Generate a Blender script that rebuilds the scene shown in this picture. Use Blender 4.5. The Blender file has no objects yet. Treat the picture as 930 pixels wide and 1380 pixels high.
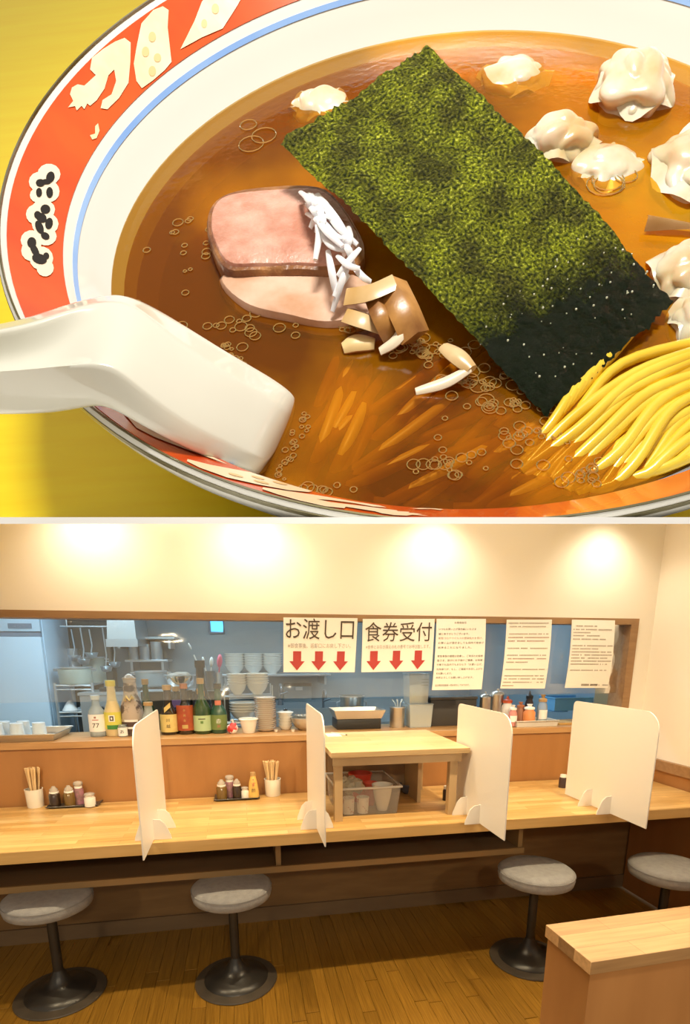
import bpy, bmesh, math, random
from mathutils import Vector, Matrix, noise
random.seed(7)
C = bpy.context.scene.collection
SC = bpy.context.scene
# ------------------------------------------------------------------ camera
F, CX, CY, W, H = 700.0, 465.0, 1043.0, 930.0, 1380.0
PITCH = math.atan(163 / 700)
YAW = math.atan(142 / 718.8)
CAM = Vector((0, 0, 1.5))
FWH = Vector((math.sin(YAW), math.cos(YAW), 0))                 # horizontal forward
RT = Vector((math.cos(YAW), -math.sin(YAW), 0))
FW = FWH * math.cos(PITCH) + Vector((0, 0, -math.sin(PITCH)))
UP = FWH * math.sin(PITCH) + Vector((0, 0, math.cos(PITCH)))
cd = bpy.data.cameras.new('camera'); cam = bpy.data.objects.new('camera', cd); C.objects.link(cam)
cd.sensor_fit = 'HORIZONTAL'; cd.sensor_width = 36; cd.lens = 36 * F / W
cd.shift_x = 0; cd.shift_y = (CY - H / 2) / W
cd.clip_start = 0.02
cam.matrix_world = Matrix(((RT.x, UP.x, -FW.x, CAM.x), (RT.y, UP.y, -FW.y, CAM.y), (RT.z, UP.z, -FW.z, CAM.z), (0, 0, 0, 1)))
SC.camera = cam
# ------------------------------------------------------------------ world, exposure
vs = SC.view_settings
vs.view_transform = 'Standard'; vs.look = 'None'; vs.gamma = 1; vs.use_curve_mapping = False; vs.exposure = 0.15
wd = bpy.data.worlds.new('world'); SC.world = wd; wd.use_nodes = True
wd.node_tree.nodes['Background'].inputs[0].default_value = (1.0, 0.90, 0.74, 1)
wd.node_tree.nodes['Background'].inputs[1].default_value = 0.40
# ------------------------------------------------------------------ lamps
def aim(o, target):
    d = (Vector(target) - o.location).normalized()
    o.rotation_euler = d.to_track_quat('-Z', 'Y').to_euler()
def spot(name, loc, target, power, angle, blend=0.6, size=0.02, col=(1, 0.83, 0.58)):
    l = bpy.data.lights.new(name, 'SPOT'); l.energy = power; l.spot_size = math.radians(angle); l.spot_blend = blend
    l.shadow_soft_size = size; l.color = col
    o = bpy.data.objects.new(name, l); C.objects.link(o); o.location = loc; aim(o, target); return o
def area(name, loc, target, power, sx, sy, col):
    l = bpy.data.lights.new(name, 'AREA'); l.shape = 'RECTANGLE'; l.size = sx; l.size_y = sy; l.energy = power; l.color = col
    o = bpy.data.objects.new(name, l); C.objects.link(o); o.location = loc; aim(o, target); return o
def hpt(lat, fw, z): 
    p = RT * lat + FWH * fw; return Vector((p.x, p.y, z))
area('added_bowl_light', hpt(0.10, -0.20, 5.2), hpt(0.2, 1.9, 2.9), 142, 1.0, 0.5, (1, 0.95, 0.86))  # added unseen light that brightens the bowl
for x in (-0.66, 0.09, 1.03, 2.03):                        # wall washers in the soffit
    spot('wall_washer', (x, 2.60, 2.27), (x, 2.70, 1.2), 15, 125, 1.0, 0.05, (1, 0.86, 0.64))
for x in (-1.1, -0.35, 0.35, 1.05, 1.75):                    # small lamps tucked behind the ledge board
    fwv = 1.92
    spot('counter_lamp', (x, 1.84, 1.5 + (Vector((x, 1.84, 0)).dot(FWH)) * 0.2285), (x, 2.12, 0.4), 32, 140, 0.8, 0.012, (1, 0.80, 0.50))
for x in (-1.3, 0.2, 1.6):                                   # added fill lights behind the viewer, for stools, floor and divider
    spot('added_front_fill', (x, -1.0, 2.15), (x * 1.05, 1.6, 0.45), 52, 48, 0.35, 0.08, (1, 0.82, 0.55))
area('added_wall_fill', (-0.1, 2.50, 2.33), (0.0, 2.80, 1.75), 12, 4.4, 0.06, (1, 0.88, 0.68))  # added hidden strip that evenly brightens the wall
area('kitchen_tube', (-0.7, 3.55, 2.36), (-0.7, 3.6, 0), 28, 1.6, 0.2, (0.62, 0.86, 1.0))
area('kitchen_tube', (1.3, 3.9, 2.36), (1.3, 3.95, 0), 20, 1.6, 0.2, (0.62, 0.86, 1.0))

# ------------------------------------------------------------------ pixel helpers (a pixel is a direction, the plane gives the distance)
def ray(px, py): return FW * F + RT * (px - CX) + UP * (CY - py)
def at_y(px, py, y): d = ray(px, py); return CAM + d * (y / d.y)
def at_z(px, py, z): d = ray(px, py); return CAM + d * ((z - CAM.z) / d.z)
def at_x(px, py, x): d = ray(px, py); return CAM + d * (x / d.x)
def mpp(p): return (Vector(p) - CAM).dot(FW) / F             # metres per pixel at a point
# ------------------------------------------------------------------ materials
MATS = {}
def nd(nt, t, **kw):
    n = nt.nodes.new(t)
    for k, v in kw.items(): setattr(n, k, v)
    return n
def mat(name, col, rough=0.5, metal=0.0, var=None, scale=8, bump=0.0, bscale=60, trans=0.0, coat=0.0, alpha=1.0, stretch=None, emit=None, sss=0.0, obj_rand=0.0, detail=4, lo=0.35, hi=0.65, sheen=0.0):
    if name in MATS: return MATS[name]
    m = bpy.data.materials.new(name); m.use_nodes = True; nt = m.node_tree
    b = nt.nodes['Principled BSDF']; I = b.inputs
    I['Base Color'].default_value = (*col, 1); I['Roughness'].default_value = rough; I['Metallic'].default_value = metal
    I['Transmission Weight'].default_value = trans; I['Coat Weight'].default_value = coat; I['Alpha'].default_value = alpha
    I['Subsurface Weight'].default_value = sss; I['Sheen Weight'].default_value = sheen
    if emit: I['Emission Color'].default_value = (*emit[:3], 1); I['Emission Strength'].default_value = emit[3]
    tc = nd(nt, 'ShaderNodeTexCoord'); src = tc.outputs['Object']
    if stretch:
        mp = nd(nt, 'ShaderNodeMapping'); mp.inputs['Scale'].default_value = stretch
        nt.links.new(src, mp.inputs[0]); src = mp.outputs[0]
    colout = None
    if var:
        nz = nd(nt, 'ShaderNodeTexNoise'); nz.inputs['Scale'].default_value = scale; nz.inputs['Detail'].default_value = detail
        cr = nd(nt, 'ShaderNodeValToRGB'); cr.color_ramp.elements[0].color = (*col, 1); cr.color_ramp.elements[1].color = (*var, 1)
        cr.color_ramp.elements[0].position = lo; cr.color_ramp.elements[1].position = hi
        nt.links.new(src, nz.inputs['Vector']); nt.links.new(nz.outputs['Fac'], cr.inputs[0]); colout = cr.outputs[0]
        nt.links.new(colout, I['Base Color'])
    if obj_rand:
        oi = nd(nt, 'ShaderNodeObjectInfo'); hv = nd(nt, 'ShaderNodeHueSaturation')
        ma = nd(nt, 'ShaderNodeMapRange'); ma.inputs[3].default_value = 1 - obj_rand; ma.inputs[4].default_value = 1 + obj_rand
        nt.links.new(oi.outputs['Random'], ma.inputs[0]); nt.links.new(ma.outputs[0], hv.inputs['Value'])
        if colout: nt.links.new(colout, hv.inputs['Color'])
        else: hv.inputs['Color'].default_value = (*col, 1)
        nt.links.new(hv.outputs[0], I['Base Color'])
    if bump:
        nb = nd(nt, 'ShaderNodeTexNoise'); nb.inputs['Scale'].default_value = bscale; nb.inputs['Detail'].default_value = 3
        bp = nd(nt, 'ShaderNodeBump'); bp.inputs['Strength'].default_value = bump; bp.inputs['Distance'].default_value = 0.01
        nt.links.new(src, nb.inputs['Vector']); nt.links.new(nb.outputs['Fac'], bp.inputs['Height']); nt.links.new(bp.outputs[0], I['Normal'])
    MATS[name] = m; return m
def thin_clear(name, col=(1, 1, 1), opacity=0.2, gloss=0.12, rough=0.05):
    """thin clear plastic or glass: mostly see-through, a little body colour and gloss"""
    if name in MATS: return MATS[name]
    m = bpy.data.materials.new(name); m.use_nodes = True; nt = m.node_tree; nt.nodes.remove(nt.nodes['Principled BSDF'])
    out = nt.nodes['Material Output']
    t = nd(nt, 'ShaderNodeBsdfTransparent'); t.inputs[0].default_value = (*col, 1)
    d = nd(nt, 'ShaderNodeBsdfDiffuse'); d.inputs[0].default_value = (*col, 1)
    g = nd(nt, 'ShaderNodeBsdfGlossy'); g.inputs['Roughness'].default_value = rough
    a = nd(nt, 'ShaderNodeMixShader'); a.inputs[0].default_value = opacity
    b = nd(nt, 'ShaderNodeMixShader')
    fr = nd(nt, 'ShaderNodeFresnel'); fr.inputs[0].default_value = 1.45
    mu = nd(nt, 'ShaderNodeMath', operation='MULTIPLY'); mu.inputs[1].default_value = gloss * 5
    nt.links.new(fr.outputs[0], mu.inputs[0]); nt.links.new(mu.outputs[0], b.inputs[0])
    nt.links.new(t.outputs[0], a.inputs[1]); nt.links.new(d.outputs[0], a.inputs[2])
    nt.links.new(a.outputs[0], b.inputs[1]); nt.links.new(g.outputs[0], b.inputs[2]); nt.links.new(b.outputs[0], out.inputs[0])
    MATS[name] = m; return m
def block_wood(name, c1, c2, row=0.05, width=0.4, rough=0.35, axis='x', grout=None):
    """butcher block: glued staves with finger joints, flush"""
    m = bpy.data.materials.new(name); m.use_nodes = True; nt = m.node_tree; b = nt.nodes['Principled BSDF']
    tc = nd(nt, 'ShaderNodeTexCoord'); br = nd(nt, 'ShaderNodeTexBrick')
    br.inputs['Scale'].default_value = 1; br.inputs['Mortar Size'].default_value = 0.0006; br.inputs['Brick Width'].default_value = width; br.inputs['Row Height'].default_value = row
    br.inputs['Color1'].default_value = (*c1, 1); br.inputs['Color2'].default_value = (*c2, 1); br.inputs['Mortar'].default_value = (*(grout or [x * .7 for x in c2]), 1)
    br.inputs['Bias'].default_value = -0.1
    mp = nd(nt, 'ShaderNodeMapping'); nz = nd(nt, 'ShaderNodeTexNoise'); nz.inputs['Scale'].default_value = 6; nz.inputs['Detail'].default_value = 6
    mp.inputs['Scale'].default_value = (1, 14, 14)
    mx = nd(nt, 'ShaderNodeMix', data_type='RGBA', blend_type='MULTIPLY'); mx.inputs[0].default_value = 0.45
    cr = nd(nt, 'ShaderNodeValToRGB'); cr.color_ramp.elements[0].color = (.62, .55, .45, 1); cr.color_ramp.elements[1].color = (1.15, 1.12, 1.05, 1)
    cr.color_ramp.elements[0].position = .3; cr.color_ramp.elements[1].position = .65
    L = nt.links.new
    L(tc.outputs['Object'], br.inputs[0]); L(tc.outputs['Object'], mp.inputs[0]); L(mp.outputs[0], nz.inputs['Vector']); L(nz.outputs['Fac'], cr.inputs[0])
    L(br.outputs[0], mx.inputs[6]); L(cr.outputs[0], mx.inputs[7]); L(mx.outputs[2], b.inputs['Base Color'])
    b.inputs['Roughness'].default_value = rough; MATS[name] = m; return m
# ------------------------------------------------------------------ mesh helpers
def obj(name, bm, m, parent=None, smooth=40, label=None, loc=None):
    bmesh.ops.recalc_face_normals(bm, faces=bm.faces)
    me = bpy.data.meshes.new(name); bm.to_mesh(me); bm.free()
    return obj_me(name, me, m, parent, smooth, label, loc)
def obj_me(name, me, m, parent=None, smooth=40, label=None, loc=None):
    ms = m if isinstance(m, (list, tuple)) else [m]
    if not len(me.materials):
        for x in ms: me.materials.append(x)
    if smooth and len(me.polygons):
        me.polygons.foreach_set('use_smooth', [True] * len(me.polygons)); me.set_sharp_from_angle(angle=math.radians(smooth))
    o = bpy.data.objects.new(name, me); C.objects.link(o)
    if parent: o.parent = parent
    if loc is not None: o.location = loc
    if label: o['label'] = label
    return o
def thing(name, label, cat, loc=(0, 0, 0), rotz=0, group=None):
    o = bpy.data.objects.new(name, None); C.objects.link(o); o.empty_display_size = 0.05
    o.location = loc; o.rotation_euler = (0, 0, rotz); return tag(o, label, cat, group)
def tag(o, label, cat, group=None):
    o['label'] = label; o['category'] = cat
    if group: o['group'] = group
    return o
def struct(o): o['kind'] = 'structure'; return o
def dup(root, loc, label=None, rotz=None):
    r = root.copy(); C.objects.link(r); r.location = loc
    if rotz is not None: r.rotation_euler = (0, 0, rotz)
    if label: r['label'] = label
    for ch in list(root.children):
        c = ch.copy(); C.objects.link(c); c.parent = r
        for g in ch.children:
            d = g.copy(); C.objects.link(d); d.parent = c
    return r
def box(bm, x0, x1, y0, y1, z0, z1, bev=0.0, seg=2):
    vs_ = [bm.verts.new(p) for p in ((x0, y0, z0), (x1, y0, z0), (x1, y1, z0), (x0, y1, z0), (x0, y0, z1), (x1, y0, z1), (x1, y1, z1), (x0, y1, z1))]
    fs = [bm.faces.new([vs_[i] for i in q]) for q in ((0, 3, 2, 1), (4, 5, 6, 7), (0, 1, 5, 4), (1, 2, 6, 5), (2, 3, 7, 6), (3, 0, 4, 7))]
    if bev:
        es = list({e for f_ in fs for e in f_.edges}); bmesh.ops.bevel(bm, geom=es, offset=bev, segments=seg, profile=0.5, affect='EDGES')
    return bm
def B(*a, **k): return box(bmesh.new(), *a, **k)
def lathe(bm, prof, seg=24, cx=0, cy=0, sx=1, sy=1):
    rings = []
    for r, z in prof:
        if r < 1e-6: rings.append([bm.verts.new((cx, cy, z))])
        else: rings.append([bm.verts.new((cx + r * sx * math.cos(2 * math.pi * i / seg), cy + r * sy * math.sin(2 * math.pi * i / seg), z)) for i in range(seg)])
    for a, b in zip(rings, rings[1:]):
        if len(a) == 1 and len(b) == 1: continue
        for i in range(seg):
            j = (i + 1) % seg
            if len(a) == 1: bm.faces.new((a[0], b[i], b[j]))
            elif len(b) == 1: bm.faces.new((a[i], a[j], b[0]))
            else: bm.faces.new((a[i], a[j], b[j], b[i]))
    return bm
def Lt(prof, seg=24, **k): return lathe(bmesh.new(), prof, seg, **k)
def tube(bm, pts, r, seg=8, flat=1.0, ref=None, cap=True):
    pts = [Vector(p) for p in pts]; rs = r if isinstance(r, (list, tuple)) else [r] * len(pts)
    rings = []; prev = None
    for i, p in enumerate(pts):
        t = (pts[min(i + 1, len(pts) - 1)] - pts[max(i - 1, 0)]).normalized()
        a = Vector(ref) if ref is not None else (prev if prev is not None else (Vector((0, 0, 1)) if abs(t.z) < .9 else Vector((1, 0, 0))))
        n1 = (a - t * a.dot(t)).normalized(); n2 = t.cross(n1); prev = n1
        rings.append([bm.verts.new(p + n1 * rs[i] * flat * math.cos(2 * math.pi * k / seg) + n2 * rs[i] * math.sin(2 * math.pi * k / seg)) for k in range(seg)])
    for a, b in zip(rings, rings[1:]):
        for k in range(seg): bm.faces.new((a[k], a[(k + 1) % seg], b[(k + 1) % seg], b[k]))
    if cap: bm.faces.new(rings[0][::-1]); bm.faces.new(rings[-1])
    return bm
def T(pts, r, seg=8, **k): return tube(bmesh.new(), pts, r, seg, **k)
def spline(pts, n=24):
    pts = [Vector(p) for p in pts]; P = [pts[0] * 2 - pts[1]] + pts + [pts[-1] * 2 - pts[-2]]; out = []
    m = len(pts) - 1
    for k in range(n + 1):
        u = k / n * m; i = min(int(u), m - 1); t = u - i; a, b, c, d = P[i:i + 4]
        out.append(0.5 * ((2 * b) + (c - a) * t + (2 * a - 5 * b + 4 * c - d) * t * t + (3 * b - a - 3 * c + d) * t ** 3))
    return out
def prism(bm, poly, z0, z1, bev=0.0):
    """poly: xy points; extruded between z0 and z1"""
    a = [bm.verts.new((x, y, z0)) for x, y in poly]; b = [bm.verts.new((x, y, z1)) for x, y in poly]
    bm.faces.new(a[::-1]); bm.faces.new(b); n = len(poly)
    for i in range(n): bm.faces.new((a[i], a[(i + 1) % n], b[(i + 1) % n], b[i]))
    return bm
def text_mesh(body, size, xscale=1.0, align='CENTER', depth=0.0):
    cu = bpy.data.curves.new('print', 'FONT'); cu.body = body; cu.size = size; cu.align_x = align; cu.align_y = 'CENTER'; cu.resolution_u = 2; cu.extrude = depth
    o = bpy.data.objects.new('print', cu); C.objects.link(o)
    dg = bpy.context.evaluated_depsgraph_get(); dg.update()
    me = bpy.data.meshes.new_from_object(o.evaluated_get(dg)); bpy.data.objects.remove(o)
    me.transform(Matrix.Diagonal((xscale, 1, 1, 1))); me.materials.clear(); return me

# ================================================================== BOWL DISPLAY (leaning, above the counter)
# frame of the bowl's rim: origin rim centre, x right, y away, z up out of the bowl; R = rim radius in metres
R = 1.3
cvec = lambda a, b, c: RT * a + UP * b + FW * c
BC = CAM + cvec(0.25525986, 1.33769664, 1.07154174) * R
BN = cvec(-0.06945658, 0.28764858, -0.95521415).normalized()
BX = (RT - BN * RT.dot(BN)).normalized(); BY = BN.cross(BX)
MB = Matrix(((BX.x, BY.x, BN.x, BC.x), (BX.y, BY.y, BN.y, BC.y), (BX.z, BY.z, BN.z, BC.z), (0, 0, 0, 1)))
MBI = MB.inverted()
def lp(px, py, h):
    """bowl-frame point (in R units) seen at a pixel, at height h above the rim plane"""
    d = ray(px, py); s = ((BC + BN * h * R) - CAM).dot(BN) / d.dot(BN)
    q = MBI @ (CAM + d * s); return q / R
SOUP = -0.165
# cut plane of the ledge board (the bowl stands behind it and is cut off flush by it)
LEDGE_T, LEDGE_B = 697.0, 706.0
def cut_local(bm):
    n = ray(465, LEDGE_T).cross(RT).normalized()
    if n.z > 0: n = -n
    pl = MBI @ CAM; nl = MBI.to_3x3() @ n
    bmesh.ops.bisect_plane(bm, geom=bm.verts[:] + bm.edges[:] + bm.faces[:], dist=1e-5, plane_co=pl, plane_no=nl, clear_outer=True)
    return bm
def bobj(name, bm, m, parent=None, smooth=40, cut=False, scale=True, label=None):
    if scale: bmesh.ops.scale(bm, vec=(R, R, R), verts=bm.verts)
    if cut: cut_local(bm)
    o = obj(name, bm, m, parent, smooth, label)
    if not parent: o.matrix_world = MB
    return o
def bthing(name, label, cat, group=None):
    o = thing(name, label, cat, group=group); o.matrix_world = MB; return o
# bowl
porc = mat('porcelain', (0.78, 0.77, 0.71), 0.12, coat=0.5)
redg = mat('red_glaze', (0.62, 0.055, 0.008), 0.15, var=(0.75, 0.10, 0.012), scale=3, coat=0.5)
cream = mat('cream_print', (0.88, 0.66, 0.40), 0.25, var=(0.90, 0.76, 0.56), scale=7)
blk = mat('black_print', (0.012, 0.008, 0.006), 0.25)
blue = mat('blue_line_glaze', (0.22, 0.40, 0.80), 0.2, var=(0.36, 0.55, 0.88), scale=2)
gilt = mat('dark_gilt', (0.16, 0.13, 0.04), 0.25, metal=0.6, var=(0.35, 0.33, 0.24), scale=2.2)
bowl = bthing('ramen_bowl', 'large white ramen bowl with red dragon band and blue inner line', 'bowl')
TZ = -0.36
inner = [(1.0, 0.0), (0.99, -0.010), (0.95, -0.040), (0.905, -0.075), (0.89, -0.095), (0.865, -0.130), (0.84, -0.165), (0.78, -0.225), (0.66, -0.275), (0.45, -0.305), (0.2, -0.32), (0, -0.325)]
outer = [(0, -0.34), (0.34, -0.34), (0.345, TZ), (0.39, TZ), (0.40, -0.345), (0.55, -0.33), (0.72, -0.285), (0.84, -0.215), (0.92, -0.14), (0.965, -0.085), (0.995, -0.045), (1.006, -0.02), (1.006, -0.004), (1.0, 0.0)]
bobj('bowl_body', Lt(outer + inner[1:], 160), porc, bowl, 50, True)
def ring(r0, h0, r1, h1, off=0.0018, seg=160, th=0.0012):
    t = Vector((r1 - r0, h1 - h0)).normalized(); n_ = Vector((t.y, -t.x));
    if n_.y < 0: n_ = -n_
    p = [(r0 + n_.x * off, h0 + n_.y * off), (r1 + n_.x * off, h1 + n_.y * off), (r1 - n_.x * th, h1 - n_.y * th), (r0 - n_.x * th, h0 - n_.y * th)]
    return Lt(p + p[:1], seg)
bobj('red_band', ring(0.9885, -0.0112, 0.905, -0.075, 0.0016), redg, bowl, 40, True, label='red glazed band inside the rim')
bobj('blue_line', ring(0.8925, -0.0915, 0.8865, -0.0999, 0.0016), blue, bowl, 40, True, label='thin blue painted line')
bobj('gilt_line', ring(1.0065, -0.014, 1.0065, -0.006, 0.0014), gilt, bowl, 40, True, label='thin dark gilt line on the rim')
bobj('gilt_line', Lt([(0.9995, 0.0016), (0.996, 0.0012), (0.996, -0.003), (0.9995, -0.001), (0.9995, 0.0016)], 160), gilt, bowl, 40, True)
def on_band(px, py):
    lo, hi = -0.10, 0.02
    for _ in range(40):
        m_ = (lo + hi) / 2; q = lp(px, py, m_); rb = 0.905 + (m_ + 0.075) / 0.065 * 0.085
        if q.xy.length > rb: lo = m_
        else: hi = m_
    return lp(px, py, (lo + hi) / 2)
def band_poly(bm, pxs, off):
    nrm = lambda q: (Vector((-q.x, -q.y, 0)).normalized() * 0.61 + Vector((0, 0, 0.79)))
    vs_ = []
    for x, y in pxs:
        q = on_band(x, y); vs_.append(bm.verts.new(q + nrm(q) * off))
    bm.faces.new(vs_)
def disc_px(x, y, rx, ry=None, rot=0, n=14):
    ry = ry or rx; c_, s_ = math.cos(rot), math.sin(rot)
    return [(x + rx * math.cos(2 * math.pi * i / n) * c_ - ry * math.sin(2 * math.pi * i / n) * s_, y + rx * math.cos(2 * math.pi * i / n) * s_ + ry * math.sin(2 * math.pi * i / n) * c_) for i in range(n)]
def motif(name, shapes, m, off, rots=(0,)):
    for grp in (shapes if name != 'cloud_motif' else [shapes]):
        bm = bmesh.new()
        for s_ in (grp if name == 'cloud_motif' else [grp]): band_poly(bm, s_, off)
        bmesh.ops.triangulate(bm, faces=bm.faces[:])
        o = bobj(name, bm, m, bowl, 0)
        for rz in rots:
            if rz:
                c_ = o.copy(); C.objects.link(c_); c_.rotation_euler = (0, 0, rz)
z1 = lambda pts, ox=0, oy=0, k=3.875: [(ox + x / k, oy + y / k) for x, y in pts]
claw = z1([(365, 500), (375, 465), (405, 448), (440, 455), (500, 400), (470, 370), (480, 310), (540, 262), (600, 225), (650, 205), (682, 230), (680, 330), (670, 440), (620, 520), (560, 578), (525, 572), (535, 530), (582, 500), (606, 430), (596, 370), (566, 400), (545, 470), (505, 530), (470, 560), (455, 548), (440, 578), (425, 560), (400, 585), (392, 562), (355, 568), (382, 535)])
body = z1([(738, 130), (800, 60), (850, 40), (880, 60), (875, 150), (885, 240), (895, 330), (860, 372), (800, 425), (740, 468), (712, 430), (698, 340), (715, 240)])
tail = [(243, 68), (262, 30), (272, 4), (284, -10), (332, -12), (318, 12), (300, 40), (272, 52)]
spk = [(128, 172), (132, 168), (134, 178), (130, 188), (124, 190), (121, 184), (128, 182)]
motif('dragon_motif', [claw, body, tail, spk], cream, 0.0032, (-1.35, -3.1, 1.75))
scal = [disc_px(205, 52, 5, 7), disc_px(196, 72, 5, 7), disc_px(212, 80, 5, 6), disc_px(205, 98, 5, 7), disc_px(290, 14, 5, 7), disc_px(275, 34, 4, 6)]
motif('dragon_scale', scal, mat('tan_print', (0.80, 0.50, 0.22), 0.3), 0.0040, (-1.35, -3.1, 1.75))
k2 = lambda x, y, rx, ry=None, rot=0: disc_px(x / 3.875, 180 + y / 3.875, rx / 3.875, (ry or rx) / 3.875, rot)
cl = [k2(255, 220, 60, 55), k2(205, 260, 55, 52), k2(260, 310, 50, 55), k2(200, 330, 45, 40), k2(225, 405, 62, 52), k2(180, 430, 45, 50), k2(235, 480, 70, 60), k2(240, 545, 55, 48), k2(165, 565, 58, 52), k2(165, 620, 55, 55), k2(215, 660, 62, 62), k2(235, 710, 45, 45)]
bl = [k2(262, 238, 22, 30, .3), k2(210, 268, 24, 20), k2(240, 262, 26, 14), k2(203, 318, 16, 24), k2(258, 318, 18, 28), k2(236, 405, 26, 24), k2(195, 435, 18, 20), k2(215, 450, 30, 24, .6), k2(205, 500, 20, 36, -.4), k2(255, 480, 20, 30, .2), k2(235, 545, 24, 18, .5), k2(165, 580, 24, 28), k2(180, 620, 18, 40, -.5), k2(205, 665, 40, 26, .3), k2(240, 650, 16, 18)]
motif('cloud_motif', cl, mat('cloud_cream', (0.90, 0.78, 0.58), 0.25), 0.0032, (-1.75, -2.45, 2.4, 3.0))
motif('cloud_stroke', bl, blk, 0.0044, (-1.75, -2.45, 2.4, 3.0))
# dining table under the bowl
ytab = mat('yellow_table_wood', (0.92, 0.66, 0.006), 0.35, var=(0.95, 0.74, 0.015), scale=2.0, stretch=(1, 9, 1), detail=6, lo=.3, hi=.7)
tab = bthing('dining_table', 'bright yellow wooden table top under the ramen bowl', 'table')
bobj('tabletop', B(-2.4, 1.75, -1.2, 2.7, TZ - 0.05, TZ, bev=0.012), ytab, tab, 40, True)
bobj('apron', B(-2.3, 1.68, 2.5, 2.58, TZ - 0.16, TZ - 0.05), ytab, tab, 40, True)
# broth
def broth_mat():
    m = bpy.data.materials.new('broth'); m.use_nodes = True; nt = m.node_tree; b = nt.nodes['Principled BSDF']; L = nt.links.new
    tc = nd(nt, 'ShaderNodeTexCoord'); nz = nd(nt, 'ShaderNodeTexNoise'); nz.inputs['Scale'].default_value = 1.6; nz.inputs['Detail'].default_value = 5
    cr = nd(nt, 'ShaderNodeValToRGB'); e = cr.color_ramp.elements
    e[0].color = (0.20, 0.064, 0.003, 1); e[0].position = .36; e[1].color = (0.95, 0.52, 0.015, 1); e[1].position = .78; k_ = e.new(.55); k_.color = (0.62, 0.25, 0.006, 1)
    sx = nd(nt, 'ShaderNodeSeparateXYZ'); L(tc.outputs['Object'], sx.inputs[0])          # cloudier towards the noodles
    ma = nd(nt, 'ShaderNodeMath', operation='MULTIPLY_ADD'); ma.inputs[1].default_value = 0.20; L(sx.outputs[0], ma.inputs[0])
    L(tc.outputs['Object'], nz.inputs['Vector']); L(nz.outputs['Fac'], ma.inputs[2]); L(ma.outputs[0], cr.inputs[0]); L(cr.outputs[0], b.inputs['Base Color'])
    b.inputs['Roughness'].default_value = 0.06; b.inputs['Coat Weight'].default_value = 0.0; b.inputs['Specular IOR Level'].default_value = 0.3
    n2 = nd(nt, 'ShaderNodeTexNoise'); n2.inputs['Scale'].default_value = 38; bp = nd(nt, 'ShaderNodeBump'); bp.inputs['Strength'].default_value = 0.12; bp.inputs['Distance'].default_value = 0.01
    L(tc.outputs['Object'], n2.inputs['Vector']); L(n2.outputs['Fac'], bp.inputs['Height']); L(bp.outputs[0], b.inputs['Normal'])
    t = nd(nt, 'ShaderNodeBsdfTransparent'); t.inputs[0].default_value = (0.98, 0.74, 0.30, 1)
    mx = nd(nt, 'ShaderNodeMixShader'); mx.inputs[0].default_value = 0.42
    L(t.outputs[0], mx.inputs[1]); L(b.outputs[0], mx.inputs[2]); L(mx.outputs[0], nt.nodes['Material Output'].inputs[0]); return m
bm = bmesh.new(); lathe(bm, [(0, SOUP), (0.5, SOUP), (0.82, SOUP), (0.839, SOUP + 0.002)], 128)
for hh_, rr_ in ((-.184, .821), (-.205, .80), (-.235, .757)): lathe(bm, [(0, hh_), (.5, hh_), (rr_ - .003, hh_)], 96)
broth = bobj('broth', bm, broth_mat(), None, 0, True); tag(broth, 'brown soy broth filling the ramen bowl', 'soup')
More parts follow.
